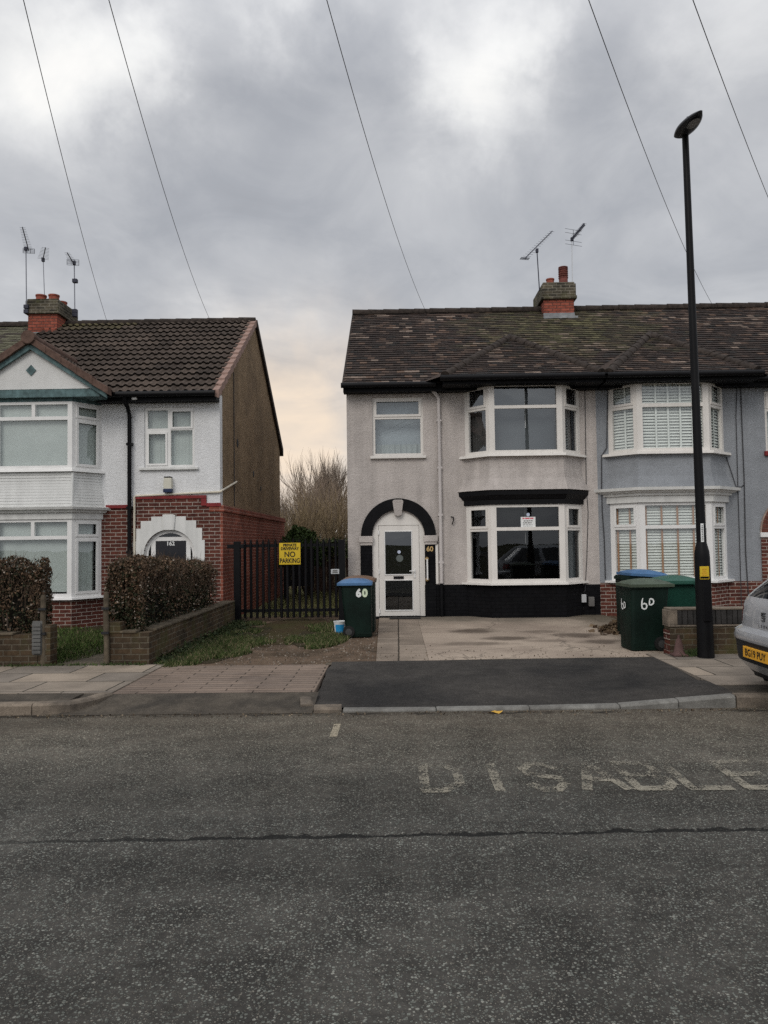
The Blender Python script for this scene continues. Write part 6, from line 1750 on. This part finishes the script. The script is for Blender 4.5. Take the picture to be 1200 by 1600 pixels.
# white parapet scrap at the corner of the grey house
# ------------------------------------------------------------------ ground
mt['yard'] = ground_mat('yard', (.14, .13, .06), (.10, .085, .05), scale=1.5, grit=60)
def sheet_obj(name, poly, z, mat, label=None, cat=None, kind='structure', loc=(0,0,0), sub=0):
    m = MB()
    if callable(z): m.face([(x, y, z(x, y)) for x, y in poly])
    else: m.face([(x, y, z) for x, y in poly])
    o = m.build(name, mat, None, recalc=False, loc=loc)
    if kind: o['kind'] = kind
    if label: o['label'] = label; o['category'] = cat
    return o
sheet_obj('ground', [(-300, -300), (300, -300), (300, 300), (-300, 300)], -.06, mt['earth'])
sheet_obj('road', [(-120, -1.6), (120, -1.6), (120, 7.56), (-120, 7.56)], 0, mt['road'])
KY = 7.44
# pavement sheets at kerb height
def slab_ground(name, x0, x1, y0, y1, z, mat, skirt=True):
    m = MB(); m.box(x0, x1, y0, y1, -.05, z); o = m.build(name, mat, None); o['kind'] = 'structure'; return o
PZ = .10
slab_ground('pavement', -40, -3.35, KY+.145, 8.03, PZ-.005, mt['old_tarmac'])
slab_ground('pavement', 3.36, 40, KY+.145, 8.12, PZ-.005, mt['old_tarmac'])
slab_ground('pavement', -40, -3.05, 8.032, 9.9, PZ, mt['slabs'])
slab_ground('pavement', 3.36, 40, 8.122, 10.4, PZ, mt['slabs'])
# vehicle crossing to the drive: ramped tarmac, small-unit paving behind
m = MB(); m.face([(-3.35, 7.40, .004), (-.85, 7.40, .004), (-.85, 8.03, .085), (-3.35, 8.03, .085)])
m.face([(-3.35, 7.40, .004), (-3.35, 8.03, .085), (-3.35, 8.03, -.02), (-3.35, 7.40, -.02)])
struct(m.build('crossing', mt['old_tarmac'], None, recalc=False))
slab_ground('pavement', -3.048, -.90, 8.032, 9.82, PZ-.012, mt['blocks'])
# new black tarmac in front of the grey house
m = MB(); xs_ = [-.86, 3.34]; 
N = 24
rows = [(7.55, .022), (7.7, .027), (7.8, .03), (8.0, .039), (8.2, .047), (8.4, .055), (8.6, .063), (8.8, .07), (9.0, .078), (9.2, .085), (9.45, .089), (9.7, .093), (9.98, .096)]
vs = []; fs = []
for y, z in rows:
    for i in range(N+1):
        t = i/N; x = (-.80 if y < 7.6 else -.88)+(4.20 if y < 7.6 else 4.24)*t
        w = .035*mnoise.noise(Vector((x*1.3, y, 0))) if y > 9.9 else 0
        if i in (0, N): x += .03*mnoise.noise(Vector((i, y*2.3, 4)))
        rise = .075*max(0, (x-2.55)/.8)**1.5 if y < 8.5 else .0
        vs.append((x, y+w+(.12*t if y > 9.9 else 0), z+min(rise, PZ-z if z < PZ else 0)))
for r in range(len(rows)-1):
    for i in range(N): a = r*(N+1)+i; fs.append((a, a+1, a+N+2, a+N+1))
m.idx(vs, fs); struct(m.build('crossing', mt['tarmac'], None, recalc=False, smooth=40))
# kerbs
def kerb_run(name, pts, mat, w=.135, jitter=.004, gap=.006):
    """pts: list of (x, y, z_top); one block between neighbours"""
    for i in range(len(pts)-1):
        (xa, ya, za), (xb, yb, zb) = pts[i], pts[i+1]
        d = Vector((xb-xa, yb-ya)); L = d.length; d /= L; n = Vector((-d.y, d.x))
        m = MB(); g = gap/2; j = rnd.uniform(-jitter, jitter)
        p0 = Vector((xa, ya))+d*g+n*j; p1 = Vector((xb, yb))-d*g+n*j
        c = .022
        def sec(p, z): return [(p.x, p.y, -.05), (p.x, p.y, z-c if z > .03 else z*.5), (p.x+n.x*c, p.y+n.y*c, z), (p.x+n.x*w, p.y+n.y*w, z), (p.x+n.x*w, p.y+n.y*w, -.05)]
        a, b = sec(p0, za+rnd.uniform(-.003,.003)), sec(p1, zb+rnd.uniform(-.003,.003)); K = len(a)
        m.idx(a+b, [tuple(range(K-1, -1, -1)), tuple(range(K, 2*K))]+[(q, (q+1) % K, K+(q+1) % K, K+q) for q in range(K)])
        o = m.build(name, mat, None, bevel=.008); o['kind'] = 'structure'
KH = .108
xs_ = [-3.62-.91*i for i in range(12)]
kerb_run('kerb', [(x, KY, KH) for x in reversed(xs_)]+[(-3.25, KY+.05, KH), (-3.10, KY+.25, KH), (-3.02, KY+.56, KH)], mt['kerb'])
kerb_run('kerb', [(-.84, KY-.03, .05), (-.56, KY-.01, .05)], mt['kerb'], w=.17)
kerb_run('kerb', [(-.86, KY+.16, .055), (-.90, KY+.42, .08)], mt['kerb'], w=.13)
kerb_run('kerb', [(-.555, KY-.01, .028), (.36, KY, .026), (1.27, KY+.01, .028), (2.15, KY+.02, .04), (2.72, KY+.03, .085), (3.28, KY+.04, KH+.01)], mt['kerb_pale'], w=.115)
kerb_run('kerb', [(3.285+.91*i, KY+.04, KH+.01) for i in range(10)], mt['kerb'])
# forecourt, path, drive
fc = MB(); x0, y0 = .40, 10.05
poly = []
N = 30
for i in range(N+1):
    x = .40+3.9*i/N; poly.append((x, 10.05+.05*mnoise.noise(Vector((x*2, 1, 0)))+.08*i/N))
poly += [(4.3, 15.99), (.40, 15.99)]
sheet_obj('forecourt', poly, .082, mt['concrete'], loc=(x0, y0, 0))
sheet_obj('gravel_strip', [(-.95, 9.78), (.38, 9.86), (3.9, 10.0), (3.9, 10.17), (3.0, 10.16), (1.2, 10.10), (.3, 10.02), (-.95, 9.95)], .092, mt['gravel'])
sheet_obj('path', [(-.30, 9.99), (.398, 10.0), (.398, 15.95), (-.40, 15.95)], .079, mt['path_slabs'])
sheet_obj('drive', [(-3.35, 9.7), (11.6, 9.7), (11.6, 25), (-3.6, 25)], .055, mt['dirt'])
# mossy track where cars do not run
def blob(cx, cy, rx, ry, n=40, seed=0):
    return [(cx+rx*math.cos(2*PI*k/n)*(1+.35*mnoise.noise(Vector((math.cos(2*PI*k/n)*2, math.sin(2*PI*k/n)*2, seed)))), cy+ry*math.sin(2*PI*k/n)*(1+.35*mnoise.noise(Vector((math.cos(2*PI*k/n)*2, math.sin(2*PI*k/n)*2, seed+5))))) for k in range(n)]
sheet_obj('moss', blob(-1.95, 14.1, .75, 2.1, seed=3), .0585, mt['moss_dirt'])
sheet_obj('moss', blob(-2.75, 12.4, .5, 2.2, seed=8), .061, mt['soil'])
sheet_obj('moss', blob(-1.35, 12.9, .45, 1.3, seed=13), .063, mt['soil'])
sheet_obj('garden_soil', [(-9.5, 9.85), (-3.52, 9.85), (-3.52, 15.3), (-9.5, 15.3)], .045, mt['soil'])
sheet_obj('garden_path', [(-4.62, 9.88), (-3.74, 9.88), (-3.9, 15.2), (-4.95, 15.2)], .075, ground_mat('garden_path', (.12, .10, .075), (.075, .065, .05), scale=1.5, grit=80))
sheet_obj('rear_yard', [(-3.6, 16.6), (-.95, 16.6), (-.6, 40), (-6, 40)], .060, mt['yard'])
# far-side pavement behind the viewer
slab_ground('pavement', -40, 40, -3.6, -1.6, PZ, mt['slabs'])

# grass as stuff
def grass(name, label, regions, n, hmin, hmax, dark=(.018, .034, .008), light=(.075, .105, .030), dead=.12):
    m = MB()
    tot = sum(w for *_, w in regions)
    for (fnp, w) in regions:
        for i in range(int(n*w/tot)):
            p = fnp()
            if p is None: continue
            x, y, z = p; h = rnd.uniform(hmin, hmax); a = rnd.uniform(0, 2*PI); wd = rnd.uniform(.004, .011)
            dx, dy = math.cos(a)*wd, math.sin(a)*wd; lx, ly = rnd.gauss(0, h*.45), rnd.gauss(0, h*.45)
            c = lerp3(dark, light, rnd.random()) if rnd.random() > dead else lerp3((.12, .10, .05), (.24, .20, .12), rnd.random())
            k = len(m.v); m.v.extend([(x-dx, y-dy, z), (x+dx, y+dy, z), (x+lx, y+ly, z+h)]); m.f.append((k, k+1, k+2)); m.c.append(c)
    o = m.build(name, mt['grass'], None, recalc=False); tag(o, label, 'grass', kind='stuff'); return o
def patch(cx, cy, rx, ry, z, seed, thr=-.1):
    def f():
        a = rnd.uniform(0, 2*PI); r = math.sqrt(rnd.random()); x = cx+rx*r*math.cos(a); y = cy+ry*r*math.sin(a)
        if mnoise.noise(Vector((x*1.6, y*1.0, seed)))+.35*mnoise.noise(Vector((x*6, y*4, seed))) < thr+.55*(r-.55): return None
        return (x, y, z)
    return f
grass('verge_grass', 'patchy weedy grass along the garden wall and down the drive', [
    (patch(-2.95, 11.2, .38, 1.5, .055, 1.0, -.35), 3.0), (patch(-2.65, 11.6, .55, 1.1, .055, 2.0, -.15), 2.2), (patch(-2.9, 13.6, .42, 1.8, .055, 3.0, -.2), 2.5),
    (patch(-1.35, 12.7, .52, 1.25, .055, 4.0, -.25), 2.6), (patch(-1.3, 14.2, .6, 1.2, .055, 4.5, -.1), 1.2), (patch(-2.3, 12.2, .4, 1.0, .055, 5.0, .05), .9)], 60000, .015, .085, dead=.25)
grass('garden_grass', 'green grass in the front garden of the white house beside its path', [
    (patch(-4.95, 12.2, .7, 2.4, .05, 6.0, -.9), 2.6), (patch(-6.5, 12.4, 1.5, 2.3, .05, 7.0, -.6), 1.5), (patch(-3.75, 12.0, .18, 1.8, .05, 8.0, -.6), .5)], 22000, .03, .10, light=(.085, .13, .03))
grass('yard_grass', 'rough grass in the yard seen through the black gate', [
    (patch(-2.2, 19.8, 1.2, 3.4, .06, 9.0, -.55), 2.0), (patch(-2.2, 24, 2.0, 2.5, .06, 10.0, -.8), .7)], 15000, .05, .17, dark=(.08, .09, .03), light=(.22, .24, .09), dead=.35)
m = MB()
for i in range(900):      # moss and weeds in the joint at the back of the pavement
    x = rnd.uniform(-9, -3.3); y = 9.88+rnd.gauss(0, .03); z = PZ
    h = rnd.uniform(.01, .05); k = len(m.v); w = rnd.uniform(.006, .012)
    m.v.extend([(x-w, y, z), (x+w, y, z), (x+rnd.gauss(0, .02), y+rnd.gauss(0, .02), z+h)]); m.f.append((k, k+1, k+2)); m.c.append(lerp3((.02, .035, .012), (.06, .08, .025), rnd.random()))
tag(m.build('joint_weeds', mt['grass'], None, recalc=False), 'thin line of weeds along the foot of the left garden wall', 'weeds', kind='stuff')
m = MB()
for i in range(4200):     # low ivy and weeds along the foot of the wall
    y = rnd.uniform(10.0, 15.3); w = .16+.16*mnoise.noise(Vector((y*1.1, 3, 1)))+.012*(y-10)
    x = -3.25+abs(rnd.gauss(0, max(w, .05))); z = .06+abs(rnd.gauss(0, .05))*max(0, 1-(x+3.25)/.6)
    leaf_card(m, Vector((x, y, z)), rnd.uniform(.022, .05), lerp3((.012, .02, .008), (.05, .065, .025), rnd.random()))
tag(m.build('ground_ivy', mt['leaf'], None, recalc=False), 'dark low ivy and weeds along the foot of the garden wall by the drive', 'weeds', kind='stuff')
# leaf litter and small stones on the drive, kerb and forecourt
m = MB()
for i in range(1500):
    k = rnd.random()
    if k < .5: x, y, z = rnd.uniform(-3.2, -.4), 9.9+abs(rnd.gauss(0, 1.8)), .06
    elif k < .85: x, y, z = rnd.uniform(-4, 4), 7.40-abs(rnd.gauss(0, .09)), .004
    else: x, y, z = rnd.uniform(-.3, 4.0), 10.1+abs(rnd.gauss(0, .5)), .083
    leaf_card(m, Vector((x, y, z+.006)), rnd.uniform(.008, .024), lerp3((.05, .035, .022), (.24, .19, .13), rnd.random()**2))
for i in range(900):      # stones in the dirt
    x, y = rnd.uniform(-3.2, -.35), rnd.uniform(9.85, 13.5); r = rnd.uniform(.005, .017)
    c = lerp3((.06, .05, .04), (.26, .22, .18), rnd.random())
    m.idx([(x-r, y, .056), (x, y-r, .056), (x+r, y, .056), (x, y+r, .056), (x, y, .056+r)], [(0, 1, 4), (1, 2, 4), (2, 3, 4), (3, 0, 4)], c)
tag(m.build('leaf_litter', mt['leaf'], None, recalc=False), 'scattered leaf litter and grit on the drive and along the kerb', 'litter', kind='stuff')

# ------------------------------------------------------------------ road markings
GL = {'D': [[(0,0),(0,1)], [(0,1),(.55,1),(1,.75),(1,.25),(.55,0),(0,0)]], 'I': [[(.5,0),(.5,1)]],
      'S': [[(1,.82),(.7,1),(.3,1),(0,.8),(.1,.58),(.9,.42),(1,.2),(.7,0),(.3,0),(0,.18)]],
      'A': [[(0,0),(.5,1),(1,0)], [(.2,.35),(.8,.35)]], 'B': [[(0,0),(0,1)], [(0,1),(.7,1),(.95,.85),(.95,.65),(.7,.52),(0,.52)], [(.7,.52),(1,.35),(1,.15),(.75,0),(0,0)]],
      'L': [[(0,1),(0,0),(1,0)]], 'E': [[(1,1),(0,1),(0,0),(1,0)], [(0,.5),(.85,.5)]]}
m = MB()
lz0, lz1 = 5.09, 5.67
for ch, xc, w in (('D', .285, .24), ('I', .66, .10), ('S', 1.00, .23), ('A', 1.37, .27), ('B', 1.70, .25), ('L', 2.05, .25), ('E', 2.42, .25), ('D', 2.80, .25)):
    for st in GL[ch]:
        n = len(st); P2 = [Vector((xc-w/2+w*a, lz0+(lz1-lz0)*b)) for a, b in st]
        for a, b in zip(P2[:-1], P2[1:]):
            d = (b-a).normalized(); q = Vector((-d.y*.034, d.x*.034*1.4)); e = d*.02
            m.face([(*(a-q-e), .004), (*(b-q+e), .004), (*(b+q+e), .004), (*(a+q-e), .004)])
for i, f in enumerate(m.f):
    m.v[f[0]:f[3]+1] = [(x, y, .004+i*.00012) for x, y, z in m.v[f[0]:f[3]+1]]
tag(m.build('road_marking', mt['paint'], None, recalc=False, loc=(1.4, 5.3, 0)), 'worn white capitals DISABLED painted on the road', 'road marking')
a_, b_ = P(523, 1129, 6.9), P(514, 1148, 6.5)
m = MB(); m.face([(-.60, 6.50, .004), (-.535, 6.50, .004), (-.535, 6.96, .004), (-.60, 6.96, .004)])
mp_, tp_ = new_mat('bay_line_paint')
co = tp_.n('ShaderNodeTexCoord').outputs['Object']
kp = tp_.mr(tp_.math('ADD', tp_.noise(co, 22, 4, .75), tp_.mr(tp_.n('ShaderNodeSeparateXYZ', {0: co}).outputs[1], -.5, 0.0, -.38, .2)), .52, .74, 0, .85)
pb_ = tp_.n('ShaderNodeBsdfPrincipled', {'Base Color': (.34, .295, .215, 1), 'Roughness': .85, 'Alpha': kp}); tp_.n('ShaderNodeOutputMaterial', {0: pb_})
tag(m.build('bay_line', mp_, None, recalc=False, loc=(-.57, 6.5, 0)), 'short faded dash of a parking bay line near the kerb end', 'road marking')

# ------------------------------------------------------------------ camera, sky, light
cam = bpy.data.cameras.new('camera'); co_ = bpy.data.objects.new('camera', cam); COL.objects.link(co_)
co_.location = CAM; co_.rotation_euler = ROT.to_euler()
cam.sensor_fit = 'VERTICAL'; cam.sensor_height = 24.0; cam.lens = 24.0*F/1600; cam.clip_start = .05; cam.clip_end = 2000
scene.camera = co_

SUN_EL, SUN_AZ = math.radians(38), math.radians(205)
w = bpy.data.worlds.new('World'); scene.world = w; w.use_nodes = True
t = NT(w.node_tree)
sky = t.n('ShaderNodeTexSky', None, sky_type='NISHITA', sun_disc=False, sun_elevation=SUN_EL, sun_rotation=SUN_AZ, air_density=1.5, dust_density=4.0)
dirv = t.n('ShaderNodeTexCoord').outputs['Generated']
sep = t.n('ShaderNodeSeparateXYZ', {0: dirv})
zz = t.math('MAXIMUM', sep.outputs[2], 0.0)
den = t.math('ADD', zz, .22)
pl = t.n('ShaderNodeCombineXYZ', {0: t.math('DIVIDE', sep.outputs[0], den), 1: t.math('DIVIDE', sep.outputs[1], den), 2: 0.0}).outputs[0]
n1 = t.noise(pl, 1.1, 8, .52, .5); n2 = t.noise(pl, 3.2, 8, .58, .8)
cl = t.math('ADD', t.math('MULTIPLY', t.math('SUBTRACT', n1, .5), 1.05), t.math('MULTIPLY', t.math('SUBTRACT', n2, .5), .44))
def lobe(px, py, rad, amp):
    d = ray(px, py).normalized(); k = 1.0/(1-math.cos(rad/F))
    wob = t.n('ShaderNodeVectorMath', {0: dirv, 1: t.scale(t.n('ShaderNodeVectorMath', {0: t.n('ShaderNodeTexNoise', {'Vector': dirv, 'Scale': 5.0, 'Detail': 6.0, 'Roughness': .6}).outputs[1], 1: (.5,.5,.5)}, operation='SUBTRACT').outputs[0], .24)}, operation='ADD').outputs[0]
    wob = t.n('ShaderNodeVectorMath', {0: wob}, operation='NORMALIZE').outputs[0]
    dt = t.n('ShaderNodeVectorMath', {0: wob, 1: tuple(d)}, operation='DOT_PRODUCT').outputs['Value']
    return t.math('MULTIPLY', t.math('EXPONENT', t.math('MULTIPLY', t.math('SUBTRACT', dt, 1.0), k)), amp)
LOBES = [(150, 150, 95, .36), (250, 110, 70, .18), (470, 15, 70, .26), (20, 70, 110, .16), (700, 70, 60, .16), (800, 60, 70, .20), (790, 140, 60, .22), (840, 210, 65, .20), (1150, 40, 130, .12), (1180, 330, 120, .06),
         (360, 250, 170, -.21), (600, 110, 85, -.18), (960, 110, 90, -.18), (620, 380, 240, -.06), (1020, 350, 160, -.05), (60, 380, 150, .02), (840, 340, 120, -.06)]
tot = cl
for L_ in LOBES: tot = t.math('ADD', tot, lobe(*L_))
tot = t.math('ADD', tot, .47)
col = t.ramp(tot, [(0.0, (.31, .32, .345)), (.28, (.42, .435, .47)), (.48, (.57, .58, .605)), (.64, (.76, .765, .775)), (.80, (.93, .93, .92)), (1.0, (1.12, 1.10, 1.06))])
# cream light low in the gap between the houses
cream = t.math('MINIMUM', t.math('ADD', lobe(470, 660, 130, .85), lobe(440, 780, 160, .6)), 1.0)
col = t.mix(t.math('MULTIPLY', cream, t.mr(n2, .3, .7, .65, 1.0)), col, (1.02, .83, .64))
band = t.mr(sep.outputs[2], .02, .22, .22, 0)
col = t.mix(band, col, (.76, .74, .74))
# brighter overcast overhead and behind the viewer
bri = t.math('MULTIPLY', t.mr(sep.outputs[2], .52, .95, 1.0, SKY_TOP), t.mr(sep.outputs[1], -.5, .25, SKY_BACK, 1.0))
col = t.scale(col, bri)
col = t.scale(col, 10.0)
mixc = t.mix(.94, sky.outputs[0], col)
bg = t.n('ShaderNodeBackground', {0: mixc, 1: .1})
t.n('ShaderNodeOutputWorld', {0: bg})
sl = bpy.data.lights.new('sun', 'SUN'); sl.energy = SUN_E; sl.angle = math.radians(25); sl.color = (1.0, .95, .88)
so = bpy.data.objects.new('sun', sl); COL.objects.link(so); so.location = (0, -10, 20)
az = SUN_AZ
sd_v = Vector((math.sin(az)*math.cos(SUN_EL), math.cos(az)*math.cos(SUN_EL), math.sin(SUN_EL)))
so.rotation_euler = sd_v.to_track_quat('Z', 'Y').to_euler()
scene.view_settings.view_transform = 'Standard'; scene.view_settings.look = 'None'; scene.view_settings.exposure = 0
scene.cycles.max_bounces = 8; scene.cycles.transparent_max_bounces = 12; scene.cycles.use_denoising = False
